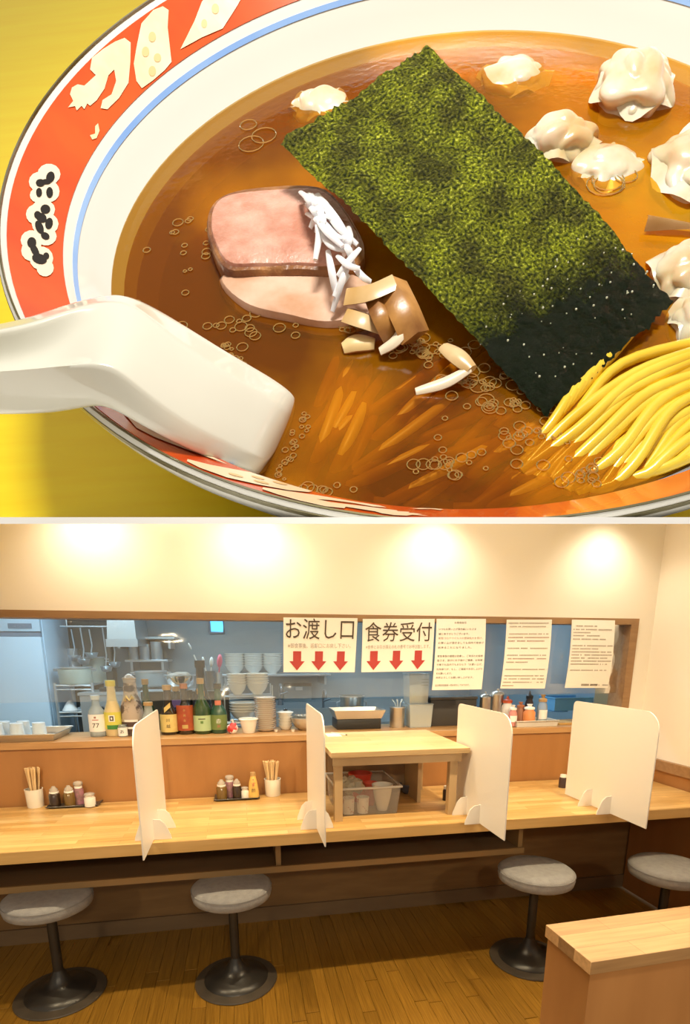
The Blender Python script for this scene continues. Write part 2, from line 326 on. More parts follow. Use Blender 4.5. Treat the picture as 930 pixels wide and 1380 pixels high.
# nori
def nori_mat():
    m = bpy.data.materials.new('nori'); m.use_nodes = True; nt = m.node_tree; b = nt.nodes['Principled BSDF']; L = nt.links.new
    tc = nd(nt, 'ShaderNodeTexCoord'); u = tc.outputs['UV']
    mp = nd(nt, 'ShaderNodeMapping'); mp.inputs['Scale'].default_value = (1, 2.1, 1); L(u, mp.inputs[0])
    def nz(s, d=4):
        n = nd(nt, 'ShaderNodeTexNoise'); n.inputs['Scale'].default_value = s; n.inputs['Detail'].default_value = d; L(mp.outputs[0], n.inputs['Vector']); return n.outputs['Fac']
    n1, n2, n3 = nz(58, 6), nz(5, 4), nz(9, 4)
    cr = nd(nt, 'ShaderNodeValToRGB'); e = cr.color_ramp.elements; e[0].color = (0.012, 0.026, 0.002, 1); e[0].position = .36; e[1].color = (0.85, 0.85, 0.30, 1); e[1].position = .74
    k = e.new(.48); k.color = (0.14, 0.155, 0.008, 1); k = e.new(.6); k.color = (0.31, 0.33, 0.02, 1)
    L(n1, cr.inputs[0])
    big = nd(nt, 'ShaderNodeValToRGB'); big.color_ramp.elements[0].color = (.75, .72, .6, 1); big.color_ramp.elements[1].color = (2.4, 2.5, 1.4, 1); big.color_ramp.elements[0].position = .38; big.color_ramp.elements[1].position = .64
    L(n2, big.inputs[0])
    mm = nd(nt, 'ShaderNodeMix', data_type='RGBA', blend_type='MULTIPLY'); mm.inputs[0].default_value = 1; L(cr.outputs[0], mm.inputs[6]); L(big.outputs[0], mm.inputs[7])
    # soaked part: v + small noise
    sp = nd(nt, 'ShaderNodeSeparateXYZ'); L(u, sp.inputs[0])
    a1 = nd(nt, 'ShaderNodeMath', operation='MULTIPLY_ADD'); a1.inputs[1].default_value = 0.16; L(n3, a1.inputs[0]); L(sp.outputs['Y'], a1.inputs[2])
    a2 = nd(nt, 'ShaderNodeMath', operation='MULTIPLY_ADD'); a2.inputs[1].default_value = -0.10; L(sp.outputs['X'], a2.inputs[0]); L(a1.outputs[0], a2.inputs[2])
    mr = nd(nt, 'ShaderNodeMapRange'); mr.inputs[1].default_value = .745; mr.inputs[2].default_value = .86; L(a2.outputs[0], mr.inputs[0])
    dk = nd(nt, 'ShaderNodeMix', data_type='RGBA'); L(mr.outputs[0], dk.inputs[0]); L(mm.outputs[2], dk.inputs[6])
    wet = nd(nt, 'ShaderNodeValToRGB'); wet.color_ramp.elements[0].color = (.002, .004, .001, 1); wet.color_ramp.elements[1].color = (.012, .04, .008, 1); L(n1, wet.inputs[0]); L(wet.outputs[0], dk.inputs[7])
    L(dk.outputs[2], b.inputs['Base Color'])
    rr = nd(nt, 'ShaderNodeMapRange'); rr.inputs[3].default_value = .42; rr.inputs[4].default_value = .12; L(mr.outputs[0], rr.inputs[0]); L(rr.outputs[0], b.inputs['Roughness'])
    bp = nd(nt, 'ShaderNodeBump'); bp.inputs['Strength'].default_value = 1; bp.inputs['Distance'].default_value = 0.03; L(n1, bp.inputs['Height']); L(bp.outputs[0], b.inputs['Normal'])
    return m
def make_nori():
    cs = [lp(378, 195, -0.06), lp(575, 60, -0.04), lp(908, 405, -0.14), lp(738, 562, -0.158)]
    nu, nv = 60, 130; bm = bmesh.new(); uvl = bm.loops.layers.uv.new('UVMap'); g = []
    for j in range(nv + 1):
        row = []
        for i in range(nu + 1):
            u, v = i / nu, j / nv
            eu = (noise.noise((v * 14, 0, 3)) * .012 + noise.noise((v * 60, 5, 3)) * .010); ev = (noise.noise((u * 7, 9, 1)) * .018 + noise.noise((u * 40, 2, 1)) * .010)
            uu = u + (eu if i in (0,) else 0) + (eu if i == nu else 0); vv = v + (ev if j in (0, nv) else 0)
            p = (cs[0] * (1 - uu) + cs[1] * uu) * (1 - vv) + (cs[3] * (1 - uu) + cs[2] * uu) * vv
            z = noise.noise((u * 3, v * 5, 0)) * .008 + noise.noise((u * 26, v * 55, 4)) * .0035 + 0.012 * math.sin(math.pi * v)
            row.append((bm.verts.new(p + Vector((0, 0, z))), (u, v)))
        g.append(row)
    for j in range(nv):
        for i in range(nu):
            q = (g[j][i], g[j][i + 1], g[j + 1][i + 1], g[j + 1][i]); f_ = bm.faces.new([x[0] for x in q])
            for lo_, x in zip(f_.loops, q): lo_[uvl].uv = x[1]
    bmesh.ops.solidify(bm, geom=bm.faces[:], thickness=0.004)
    dr = bmesh.new(); rq = random.Random(21)
    for _ in range(70):  # pale beads paint the sparkle of the wet end
        u, v = rq.uniform(.03, .97), rq.uniform(.74, .97); p = (cs[0] * (1 - u) + cs[1] * u) * (1 - v) + (cs[3] * (1 - u) + cs[2] * u) * v
        bmesh.ops.create_icosphere(dr, subdivisions=1, radius=rq.uniform(.0008, .0026), matrix=Matrix.Translation(p + Vector((0, 0, .013 + .012 * math.sin(math.pi * v) + noise.noise((u * 3, v * 5, 0)) * .008))))
    d_ = bobj('nori_glints', dr, mat('droplet', (.80, .82, .62), .1, coat=1), None, 60); d_['kind'] = 'stuff'; tag(d_, 'pale beads painting bright droplets on the soaked end of the nori', 'glints')
    o = bobj('nori_sheet', bm, nori_mat(), None, 60); tag(o, 'rectangular green nori seaweed sheet with a dark soaked end leaning on the broth', 'seaweed')
make_nori()
# pork slices
def smooth_outline(pts, n=48):
    P = [Vector((x, y, 0)) for x, y in pts]; P2 = P + P[:3]; out = []; m_ = len(P)
    for k in range(n):
        u = k / n * m_; i = int(u); t = u - i; a, b, c, d = P[(i - 1) % m_], P[i % m_], P[(i + 1) % m_], P[(i + 2) % m_]
        q = 0.5 * ((2 * b) + (c - a) * t + (2 * a - 5 * b + 4 * c - d) * t * t + (3 * b - a - 3 * c + d) * t ** 3); out.append((q.x, q.y))
    return out
def slab_px(pxs, h, th, wob=0.004, inset=0.0, sharp=False):
    bm = bmesh.new(); o = pxs if sharp else smooth_outline(pxs)
    P = [lp(x, y, h) for x, y in o]; cen = sum(P, Vector()) / len(P)
    rings = []
    for s_, dz in ((.0, 0), (.5, 0.002), (.85 - inset, 0.001), (.97 - inset, -0.002), (1 - inset, -0.009), (1.0 - inset, -th)):
        if s_ == 0: rings.append([bm.verts.new(cen + Vector((0, 0, noise.noise(cen * 9) * wob)))]); continue
        rings.append([bm.verts.new(cen + (p - cen) * (s_ + (noise.noise(p * 17) * .015 if s_ > .8 else 0)) + Vector((0, 0, dz + noise.noise(p * 12 * s_ + Vector((s_, 0, 0))) * wob))) for p in P])
    n = len(P)
    for a, b in zip(rings, rings[1:]):
        for i in range(n):
            j = (i + 1) % n
            if len(a) == 1: bm.faces.new((a[0], b[i], b[j]))
            else: bm.faces.new((a[i], a[j], b[j], b[i]))
    bm.faces.new(rings[-1]); return bm
pink = mat('pork_meat', (0.54, 0.23, 0.15), 0.35, var=(0.76, 0.45, 0.35), scale=9, sss=0.1, bump=0.5, bscale=45, detail=8)
pale = mat('pork_fat', (0.58, 0.30, 0.16), 0.35, var=(0.80, 0.54, 0.40), scale=7, detail=8, bump=0.2, bscale=20)
crust = mat('pork_crust', (0.16, 0.05, 0.015), 0.4, var=(0.45, 0.20, 0.06), scale=9, bump=0.6, bscale=40)
ol1 = [(278, 305), (284, 275), (302, 258), (340, 252), (400, 248), (445, 255), (480, 300), (490, 340), (455, 362), (400, 362), (350, 362), (308, 362), (288, 340)]
pk = bthing('pork_slice', 'pink roast pork slice with a browned edge beside the nori', 'meat')
bobj('meat', slab_px([(383 + (x - 383) * .955, 302 + (y - 305) * .90) for x, y in ol1], -0.128, 0.02), pink, pk)
bobj('browned_edge', slab_px(ol1, -0.134, 0.04, 0.006), crust, pk, label='dark brown roasted edge')
ol2 = [(296, 372), (330, 362), (400, 362), (470, 366), (505, 385), (500, 420), (450, 432), (390, 424), (330, 408)]
p2 = bthing('pork_slice', 'paler pork slice half sunk in the broth below the browned slice', 'meat')
bobj('meat', slab_px(ol2, -0.150, 0.03), pale, p2)
bobj('browned_edge', slab_px([(395 + (x - 395) * 1.03, 392 + (y - 390) * 1.06) for x, y in ol2], -0.1585, 0.03), crust, p2)
# scallion threads
wht = mat('scallion_white', (0.84, 0.82, 0.84), 0.3, sss=0.1)
def inside(q, mg=.022):
    rl = .84 + (q.z - SOUP) * .95 if q.z > -.225 else .78 + (q.z + .225) * 2.2
    L_ = q.xy.length
    if L_ > rl - mg and q.z < -.10: k_ = (rl - mg) / L_; return Vector((q.x * k_, q.y * k_, q.z))
    return q
def strip(name, pts, r, m, label, cat, group=None, flat=0.5, n=16, seg=8, taper=True):
    if name == 'bamboo_shoot': seg, flat, taper, n = 4, .55, False, 10
    P = [inside(q) for q in spline([lp(*p) for p in pts], n)]
    rs = [r * (0.55 + 0.45 * math.sin(math.pi * min(1, max(0, (i + 1.5) / (n + 3))))) if taper else r for i in range(n + 1)]
    o = bobj(name, T(P, rs, seg, flat=flat), m, None, 60, True); return tag(o, label, cat, group)
neg = [[(412, 268, -.10), (425, 275, -.085), (440, 285, -.09)], [(420, 262, -.10), (432, 290, -.08), (436, 325, -.09)], [(428, 262, -.10), (450, 290, -.075), (470, 320, -.09)],
       [(420, 280, -.10), (430, 310, -.085), (425, 350, -.10)], [(436, 275, -.09), (455, 305, -.07), (482, 330, -.085)], [(430, 300, -.09), (445, 330, -.08), (475, 338, -.09)],
       [(442, 338, -.09), (448, 370, -.10), (455, 405, -.13)], [(476, 340, -.09), (462, 375, -.10), (448, 420, -.14)], [(485, 335, -.08), (470, 352, -.085), (455, 372, -.10)],
       [(455, 345, -.09), (470, 358, -.085), (485, 362, -.09)], [(450, 400, -.12), (458, 385, -.11), (470, 370, -.10)], [(438, 300, -.08), (452, 318, -.075), (468, 322, -.08)],
       [(425, 290, -.09), (440, 312, -.07), (462, 332, -.075)], [(470, 350, -.095), (488, 372, -.10), (500, 380, -.11)]]
rn = random.Random(8)
for _ in range(16):
    u_ = rn.random(); x_, y_ = 418 + 55 * u_ + rn.uniform(-8, 10), 268 + 60 * u_ + rn.uniform(-6, 14); a_ = rn.uniform(.2, 1.6); l_ = rn.uniform(14, 30)
    neg.append([(x_ - l_ * math.cos(a_), y_ - l_ * math.sin(a_) * .7, -.105), (x_, y_, -.080 + rn.uniform(-.008, .01)), (x_ + l_ * math.cos(a_ + .4), y_ + l_ * math.sin(a_ + .4), -.10)])
for g_ in neg: strip('scallion_thread', g_, 0.0082, wht, 'thin white scallion thread piled on the pork beside the nori', 'scallion', 'white scallion threads on the pork')
# bamboo shoots and white strips
men = mat('menma', (0.20, 0.07, 0.012), 0.3, var=(0.52, 0.25, 0.06), scale=9, detail=6, bump=0.2, bscale=20)
mpale = mat('menma_pale', (0.55, 0.32, 0.10), 0.3, var=(0.76, 0.56, 0.30), scale=5)
strip('bamboo_shoot', [(470, 400, -.12), (500, 395, -.105), (530, 382, -.10)], 0.028, mpale, 'pale chunky bamboo shoot piece next to the scallion threads', 'bamboo shoot')
strip('bamboo_shoot', [(505, 402, -.115), (516, 430, -.12), (528, 455, -.15)], 0.022, men, 'short brown bamboo shoot stick pointing down into the broth', 'bamboo shoot')
strip('bamboo_shoot', [(528, 385, -.11), (545, 420, -.115), (560, 455, -.14)], 0.034, men, 'wide brown bamboo shoot slab tucked under the nori edge', 'bamboo shoot')
strip('bamboo_shoot', [(470, 425, -.135), (490, 432, -.13), (512, 440, -.145)], 0.024, mpale, 'tan bamboo shoot bit lying below the pale pork slice', 'bamboo shoot')
strip('leek_strip', [(512, 474, -.155), (535, 458, -.14), (550, 430, -.125), (554, 412, -.12)], 0.016, mat('leek_white', (0.86, 0.74, 0.55), 0.3), 'curved white leek strip standing against the bamboo shoots', 'leek')
strip('leek_strip', [(560, 528, -.163), (600, 516, -.155), (634, 497, -.14)], 0.014, mat('leek_white', (0, 0, 0)), 'slender white leek strip floating out from under the nori edge', 'leek')
strip('leek_strip', [(598, 468, -.15), (618, 482, -.14), (636, 498, -.14)], 0.020, mpale, 'pale yellow strip along the lower nori edge', 'bamboo shoot')
strip('leek_strip', [(462, 470, -.162), (480, 463, -.158), (505, 464, -.160)], 0.022, mat('fat_bit', (0.80, 0.58, 0.26), 0.4), 'small tan floating bit in front of the bamboo shoots', 'bamboo shoot')
# wontons
wrap = mat('wonton_skin', (0.66, 0.44, 0.20), 0.28, var=(0.85, 0.75, 0.60), scale=5, sss=0.25, coat=0.3)
def blob(pxs, h, hz, ridge, label, seed, m=wrap, sub=5):
    ridge *= .55
    x0, y0, x1, y1 = pxs; a = lp((x0 + x1) / 2, y1, h); b = lp((x0 + x1) / 2, y0, h); l_ = lp(x0, (y0 + y1) / 2, h); r_ = lp(x1, (y0 + y1) / 2, h)
    cen = (a + b) / 2; rx = (r_ - l_).length / 2; ry = (b - a).length / 2 * 0.8
    bm = bmesh.new(); bmesh.ops.create_icosphere(bm, subdivisions=sub, radius=1)
    for v in bm.verts:
        p = v.co.copy(); k = 1 + ridge * (abs(noise.noise(p * 1.3 + Vector((seed, 0, 0)))) - .2) * 1.8 + ridge * .22 * math.sin(7 * math.atan2(p.y, p.x) + 4 * noise.noise(p * 1.5 + Vector((seed, 3, 0)))) * (1 - abs(p.z))
        v.co = Vector((p.x * rx * k, p.y * ry * k, p.z * hz * k))
    bmesh.ops.translate(bm, vec=cen, verts=bm.verts)
    # frilled skirt of the wrapper
    n = 40; ra, rb = [], []
    for i in range(n):
        t = 2 * math.pi * i / n; k = 1.0 + .28 * noise.noise((math.cos(t) * 1.3 + seed, math.sin(t) * 1.3, 2)); z = .02 * math.sin(5 * t + seed)
        ra.append(bm.verts.new(cen + Vector((math.cos(t) * rx * .75, math.sin(t) * ry * .75, hz * .45)))); rb.append(bm.verts.new(cen + Vector((math.cos(t) * rx * 1.12 * k, math.sin(t) * ry * 1.12 * k, z * .5 + hz * .1))))
    for i in range(n): bm.faces.new((ra[i], ra[(i + 1) % n], rb[(i + 1) % n], rb[i]))
    o = bobj('wonton', bm, m, None, 80); return tag(o, label, 'wonton', 'wontons floating in the broth')
blob((800, 85, 905, 165), -.160, .060, .5, 'plump white wrinkled wonton standing highest out of the broth', 1.3)
blob((705, 168, 800, 225), -.165, .05, .4, 'white topped wonton half hidden by the nori edge', 4.1)
blob((770, 200, 860, 262), -.178, .035, .35, 'orange tinted wonton lying low in the broth below the plump one', 7.7)
blob((650, 85, 735, 135), -.185, .035, .4, 'blurred wonton sunk under the broth beyond the nori tip', 2.2)
blob((395, 125, 470, 165), -.178, .03, .35, 'sunken pale wonton beside the upper nori corner', 9.4)
blob((880, 330, 980, 420), -.165, .05, .3, 'smooth pale wonton beside the lower nori corner', 5.5)
blob((905, 400, 990, 480), -.165, .045, .3, 'pale wonton resting on the yellow noodles', 3.6)
def sheet(pts, m, label):
    q = [lp(*p) for p in pts]; n = 10; bm = bmesh.new(); g = []
    for j in range(n + 1):
        g.append([bm.verts.new((q[0] * (1 - i / n) + q[1] * (i / n)) * (1 - j / n) + (q[3] * (1 - i / n) + q[2] * (i / n)) * (j / n) + Vector((0, 0, .012 * math.sin(3 * i / n + 2 * j / n)))) for i in range(n + 1)])
    for j in range(n):
        for i in range(n): bm.faces.new((g[j][i], g[j][i + 1], g[j + 1][i + 1], g[j + 1][i]))
    bmesh.ops.solidify(bm, geom=bm.faces[:], thickness=0.012)
    o = bobj('wonton_wrapper', bm, m, None, 60); return tag(o, label, 'wonton')
blob((882, 172, 1000, 285), -.165, .045, .5, 'folded white wonton skin sticking out of the broth beside the plump wrinkled wonton', 6.2)
sheet([(868, 312, -.16), (872, 292, -.15), (985, 296, -.14), (985, 322, -.165)], mpale, 'flat pale bamboo slab floating between wontons')
# noodles
nood = mat('noodle_yellow', (0.84, 0.52, 0.012), 0.3, var=(0.92, 0.68, 0.06), scale=3, coat=0.4)
rnd = random.Random(3)
lerp = lambda p, q, t: (p[0] + (q[0] - p[0]) * t, p[1] + (q[1] - p[1]) * t)
for i in range(30):
    t = i / 29; J = lambda k=9: rnd.uniform(-k, k)
    S_, M_, N_, E_ = lerp((700, 628), (868, 705), t), lerp((770, 560), (905, 655), t), lerp((845, 500), (950, 600), t), lerp((950, 462), (1010, 560), t)
    lay = rnd.uniform(-.012, .010)
    pts = [(S_[0] + J(12), S_[1] + J(6), -.19), (M_[0] + J(), M_[1] + J(), -.168 + lay), (N_[0] + J(), N_[1] + J(), -.152 + lay), (E_[0] + J(8), E_[1] + J(8), -.150 + lay), (E_[0] + 75 + J(14), E_[1] - 28 + J(12), -.185)]
    strip('noodle', pts, rnd.uniform(.0100, .0135), nood, 'yellow noodle strand in the bundle beside the soaked nori end', 'noodle', 'noodles at the broth surface', flat=.85, n=20, taper=False)
for i in range(10):
    x = 742 + i * 9; y = 572 - i * 10
    strip('noodle', [(x - 34, y + 40, -.19), (x, y, -.165), (x + 28 + i, y - 44, -.158), (x + 44 + i * 2, y - 74, -.180)], .0105, nood, 'short yellow noodle strand poking out beneath the soaked nori end', 'noodle', 'noodles under the nori end', flat=.85, taper=False)
nsub = mat('noodle_sunk', (0.74, 0.38, 0.035), 0.4, var=(0.82, 0.48, 0.06), scale=3)
for i in range(64):
    if i < 16: x, y, a, L_ = rnd.uniform(425, 500), rnd.uniform(495, 610), rnd.uniform(-1.25, -.85), rnd.uniform(110, 180)
    else: x, y, a, L_ = rnd.uniform(520, 830), rnd.uniform(530, 660), rnd.uniform(-.75, -.35), rnd.uniform(180, 320)
    dx_, dy_ = L_ * .5 * math.cos(a), L_ * .5 * math.sin(a); hh_ = rnd.uniform(-.215, -.183)
    strip('noodle', [(x - dx_, y - dy_, hh_ - .06), (x - dx_ * .4, y - dy_ * .4, hh_ - .012), (x + dx_ * .4, y + dy_ * .4 + rnd.uniform(-4, 4), hh_ - .008), (x + dx_, y + dy_, hh_ - .055)], .015, nsub, 'sunken noodle strand seen through the brown broth', 'noodle', 'noodles under the broth', flat=.9, n=12, taper=False)
# oil rings and foam
def rings_stuff():
    bm = bmesh.new(); rr = random.Random(11)
    def tor(px, py, rp, h=SOUP + .002):
        c0 = lp(px, py, h); sc_ = (lp(px + 1, py, h) - c0).length; r = rp * sc_; n, k = 14, 4; g = []
        if c0.xy.length > 0.832: return
        for i in range(n):
            t = 2 * math.pi * i / n
            g.append([bm.verts.new(c0 + Vector((math.cos(t) * (r + .0013 * math.cos(2 * math.pi * j / k)), math.sin(t) * (r + .0013 * math.cos(2 * math.pi * j / k)), .0012 * math.sin(2 * math.pi * j / k)))) for j in range(k)])
        for i in range(n):
            for j in range(k): bm.faces.new((g[i][j], g[(i + 1) % n][j], g[(i + 1) % n][(j + 1) % k], g[i][(j + 1) % k]))
    for (x, y, sx_, sy_, n, r0, r1) in ((565, 465, 45, 25, 34, 3, 9), (640, 520, 50, 25, 30, 3, 12), (605, 625, 50, 30, 22, 3, 10), (440, 662, 50, 8, 9, 4, 9), (720, 590, 50, 35, 24, 3, 9), (800, 635, 40, 22, 14, 4, 10), (850, 668, 60, 6, 10, 4, 8), (330, 440, 60, 25, 18, 3, 9), (250, 340, 40, 50, 16, 2, 7), (450, 400, 20, 30, 8, 3, 8), (700, 545, 30, 12, 14, 3, 8), (480, 440, 30, 12, 10, 3, 9), (350, 180, 25, 20, 3, 9, 18), (830, 240, 30, 15, 4, 10, 25)):
        for _ in range(n): tor(rr.gauss(x, sx_ * .5), rr.gauss(y, sy_ * .5), rr.uniform(r0, r1))
    for t in range(70):
        u = t / 69; x = 300 + 110 * u if u < .6 else 366 + 44 * (1 - (u - .6) / .4); y = 462 + 90 * (u / .6) if u < .6 else 552 + 95 * (u - .6) / .4
        tor(x + rr.uniform(-2, 14) * (0.4 + u), y + rr.uniform(-6, 6), rr.uniform(2, 4.5))
    return bm
fo = bobj('oil_bubbles', rings_stuff(), thin_clear('oil_film', (0.95, 0.68, 0.22), 0.30, 0.25, 0.05), None, 60); fo['kind'] = 'stuff'; tag(fo, 'tiny golden oil bubbles scattered over the broth surface', 'bubbles')
# soup spoon
def make_spoon():
    # per section: outer upper edge, upper ridge, lower ridge, lower edge  (pixel x, y, height) and groove depth, drop
    S = [((-150, 452, .125), (-150, 463, .15), (-150, 505, .15), (-150, 548, .10), .03), ((0, 438, .105), (0, 448, .13), (0, 500, .13), (0, 552, .075), .03),
         ((55, 421, .09), (58, 432, .115), (62, 494, .115), (60, 553, .06), .028), ((100, 406, .08), (104, 414, .105), (108, 490, .11), (108, 545, .065), .012),
         ((158, 391, .06), (164, 402, .09), (150, 490, .10), (136, 552, .06), .0), ((200, 408, .035), (200, 425, .065), (185, 520, .07), (175, 575, .035), -.004),
         ((250, 438, .0), (243, 462, .025), (230, 555, .025), (222, 600, .0), -.004), ((310, 476, -.055), (300, 503, -.03), (280, 585, -.03), (272, 622, -.05), -.004),
         ((362, 505, -.115), (350, 528, -.09), (328, 605, -.09), (316, 636, -.105), -.004), ((395, 528, -.15), (378, 548, -.125), (352, 618, -.122), (338, 642, -.14), -.003), ((404, 545, -.185), (395, 560, -.165), (364, 625, -.165), (350, 643, -.185), .0)]
    bm = bmesh.new(); rings = []
    for i, (uo, ur, lr, lo_, gr) in enumerate(S):
        U, A, B_, L_ = lp(*uo), lp(*ur), lp(*lr), lp(*lo_); dn = Vector((0, 0, -1)); th = .05 if i < 4 else .035
        pts = [L_ + dn * th + (U - L_) * .2, L_, B_, B_ * .8 + A * .2 + dn * gr, B_ * .5 + A * .5 + dn * gr, B_ * .2 + A * .8 + dn * gr, A, U, U + dn * th - (U - L_) * .2]
        rings.append([bm.verts.new(p) for p in pts])
    for a, b in zip(rings, rings[1:]):
        n = len(a)
        for k in range(n): bm.faces.new((a[k], a[(k + 1) % n], b[(k + 1) % n], b[k]))
    bm.faces.new(rings[0][::-1]); bm.faces.new(rings[-1])
    crl = bm.edges.layers.float.new('crease_edge')
    for a, b in zip(rings, rings[1:]):
        for k, cv in ((2, .55), (6, .65), (7, .6)):
            ed = bm.edges.get((a[k], b[k]))
            if ed: ed[crl] = cv
    bmesh.ops.scale(bm, vec=(R, R, R), verts=bm.verts); bmesh.ops.recalc_face_normals(bm, faces=bm.faces)
    me = bpy.data.meshes.new('soup_spoon'); bm.to_mesh(me); bm.free()
    o = bpy.data.objects.new('soup_spoon', me); C.objects.link(o); md = o.modifiers.new('s', 'SUBSURF'); md.levels = 3
    dg = bpy.context.evaluated_depsgraph_get(); dg.update(); m2 = bpy.data.meshes.new_from_object(o.evaluated_get(dg)); bpy.data.objects.remove(o)
    o = obj_me('soup_spoon', m2, mat('spoon_ceramic', (0.80, 0.79, 0.69), 0.15, coat=0.6), None, 80); o.matrix_world = MB
    tag(o, 'white ceramic soup spoon lying over the rim with its tip in the broth', 'spoon')
make_spoon()
# white gap between the two views, built as a ledge board
def ledge():
    d_t, d_b = ray(465, LEDGE_T) / F, ray(465, LEDGE_B) / F
    bm = bmesh.new(); n0, n1 = 0.95, 1.78
    def pt(d, s, lat): return CAM + d * s + RT * lat
    v = [bm.verts.new(pt(*a)) for a in ((d_t, n0, -2.2), (d_t, n0, 1.75), (d_t, n1, 1.75), (d_t, n1, -2.2), (d_b, n0 , -2.2), (d_b, n0, 1.75), (d_b, n0 + .03, 1.75), (d_b, n0 + .03, -2.2))]
    # wedge: front face, top in the cut plane, thin lip in front of the lamps, underside back up
    w_ = [bm.verts.new(pt(d_t, n0 + .03, l) + Vector((0, 0, -.006))) for l in (1.75, -2.2)]
    u_ = [bm.verts.new(pt(d_t, n1, l) + Vector((0, 0, -.006))) for l in (1.75, -2.2)]
    for q in ((v[0], v[1], v[5], v[4]), (v[0], v[3], v[2], v[1]), (v[4], v[5], v[6], v[7]), (v[6], w_[0], w_[1], v[7]), (w_[0], u_[0], u_[1], w_[1]), (u_[0], v[2], v[3], u_[1])): bm.faces.new(q)
    o = struct(obj('trim_1', bm, mat('white_paint', (0.9, 0.9, 0.9), 0.6, emit=None), None, 20)); o['label'] = 'white dividing strip between bowl display and shop, built as a ledge board'
ledge()

# ================================================================== THE SHOP
ZC, ZL, YP, YW, XR = 0.754, 1.071, 2.786, 2.80, 2.427
wallm = mat('cream_wall', (0.90, 0.84, 0.74), 0.8, bump=0.05, bscale=200)
brown = mat('brown_frame', (0.30, 0.17, 0.08), 0.5, var=(0.36, 0.21, 0.10), scale=5, stretch=(1, 8, 8))
panelm = mat('orange_panel', (0.34, 0.150, 0.046), 0.4, var=(0.39, 0.18, 0.058), scale=3, stretch=(3, 3, .6), detail=6)
ctop = block_wood('counter_block', (0.76, 0.50, 0.21), (0.54, 0.31, 0.09), 0.042, 0.34, 0.32)
cedge = mat('counter_edge', (0.52, 0.32, 0.11), 0.4, var=(0.60, 0.38, 0.15), scale=3, stretch=(1, 8, 12))
ledgew = mat('ledge_wood', (0.40, 0.21, 0.08), 0.4, var=(0.48, 0.27, 0.11), scale=4, stretch=(1, 6, 10))
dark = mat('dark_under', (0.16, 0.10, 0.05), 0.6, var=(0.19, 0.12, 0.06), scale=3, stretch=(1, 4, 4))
# floor of narrow boards
plk = mat('floor_plank', (0.22, 0.105, 0.012), 0.3, var=(0.34, 0.175, 0.024), scale=5, stretch=(30, 1.2, 1), detail=6, obj_rand=0.12)
fl = struct(obj('floor', B(-3.2, XR, -0.8, 5.4, -0.05, -0.012), plk, None, 20)); fl['label'] = 'brown narrow board floor'
bp_ = B(-0.0295, 0.0295, -0.4895, 0.4895, -0.0115, 0.0, bev=0.0008, seg=1); bpm = None
rp = random.Random(5)
for i in range(78):
    x = -2.28 + i * 0.06; y = 0.55 + rp.uniform(-.35, .35)
    while y < 2.95:
        if bpm is None: o = obj('plank', bp_, plk, fl, 20, loc=(x, y, 0)); bpm = o.data
        else: o = obj_me('plank', bpm, plk, fl, 0, loc=(x, y, 0))
        y += 0.982
# walls
def wall_back():
    bm = bmesh.new(); zt = 2.42; y0, y1 = YW, YW + 0.12
    wl, wr = -3.2, at_y(852, 900, YW).x; z1 = at_y(300, 826, YW).z
    box(bm, -3.2, wr, y0, y1, z1, zt); box(bm, wr, XR, y0, y1, 0, zt); box(bm, -3.2, wr, y0, y1, 0, ZL - 0.032)
    o = struct(obj('wall_back', bm, wallm, None, 20)); o['label'] = 'cream wall with a long serving window'; return wr, z1
WR, WZ = wall_back()
struct(obj('wall_right', B(XR, XR + .1, -0.8, 5.4, 0, 2.42), wallm, None, 20))['label'] = 'cream side wall at the end of the counter'
struct(obj('wall_left', B(-3.3, -3.2, -0.8, 5.4, 0, 2.42), wallm, None, 20))['label'] = 'cream side wall beyond the counter'
struct(obj('ceiling', B(-3.2, XR, 2.47, 5.4, 2.42, 2.5), mat('ceiling_paint', (.85, .82, .75), .9), None, 20))['label'] = 'cream soffit above the serving window'
kw = mat('kitchen_wall', (0.24, 0.28, 0.29), 0.5, var=(0.29, 0.34, 0.36), scale=2)
struct(obj('wall_kitchen', B(-3.2, XR, 5.3, 5.4, 0, 2.42), kw, None, 20))['label'] = 'blue grey kitchen back wall'
# window frame of the serving hatch
wf = struct(thing('window_1', 'brown framed serving window between counter and kitchen', 'window')); del wf['category']
obj('head_rail', B(-3.2, WR, YW - .012, YW + .12, WZ - .034, WZ + .0), brown, wf, 20)
obj('side_rail', B(WR - .05, WR, YW - .012, YW + .12, ZL, WZ - .034), brown, wf, 20)
# clear vinyl curtain
vin = thin_clear('clear_vinyl', (0.92, 0.96, 0.98), 0.10, 0.30, 0.12)
bm = bmesh.new(); n = 150; zb = at_y(100, 946, YW + .03).z; rows = []
for j in range(14):
    z = WZ - .034 + (zb - WZ + .034) * j / 13
    rows.append([bm.verts.new((-2.6 + (WR - .06 + 2.6) * i / n, YW + .035 + .006 * math.sin(i * .55) * (.4 + j / 13) + .012 * noise.noise((i * .16, j * .35, 0)) + .004 * noise.noise((i * .7, j * .6, 3)), z)) for i in range(n + 1)])
for a, b in zip(rows, rows[1:]):
    for i in range(n): bm.faces.new((a[i], a[i + 1], b[i + 1], b[i]))
o = obj('vinyl_curtain', bm, vin, None, 80); tag(o, 'clear vinyl sheet hanging across the serving window', 'curtain')
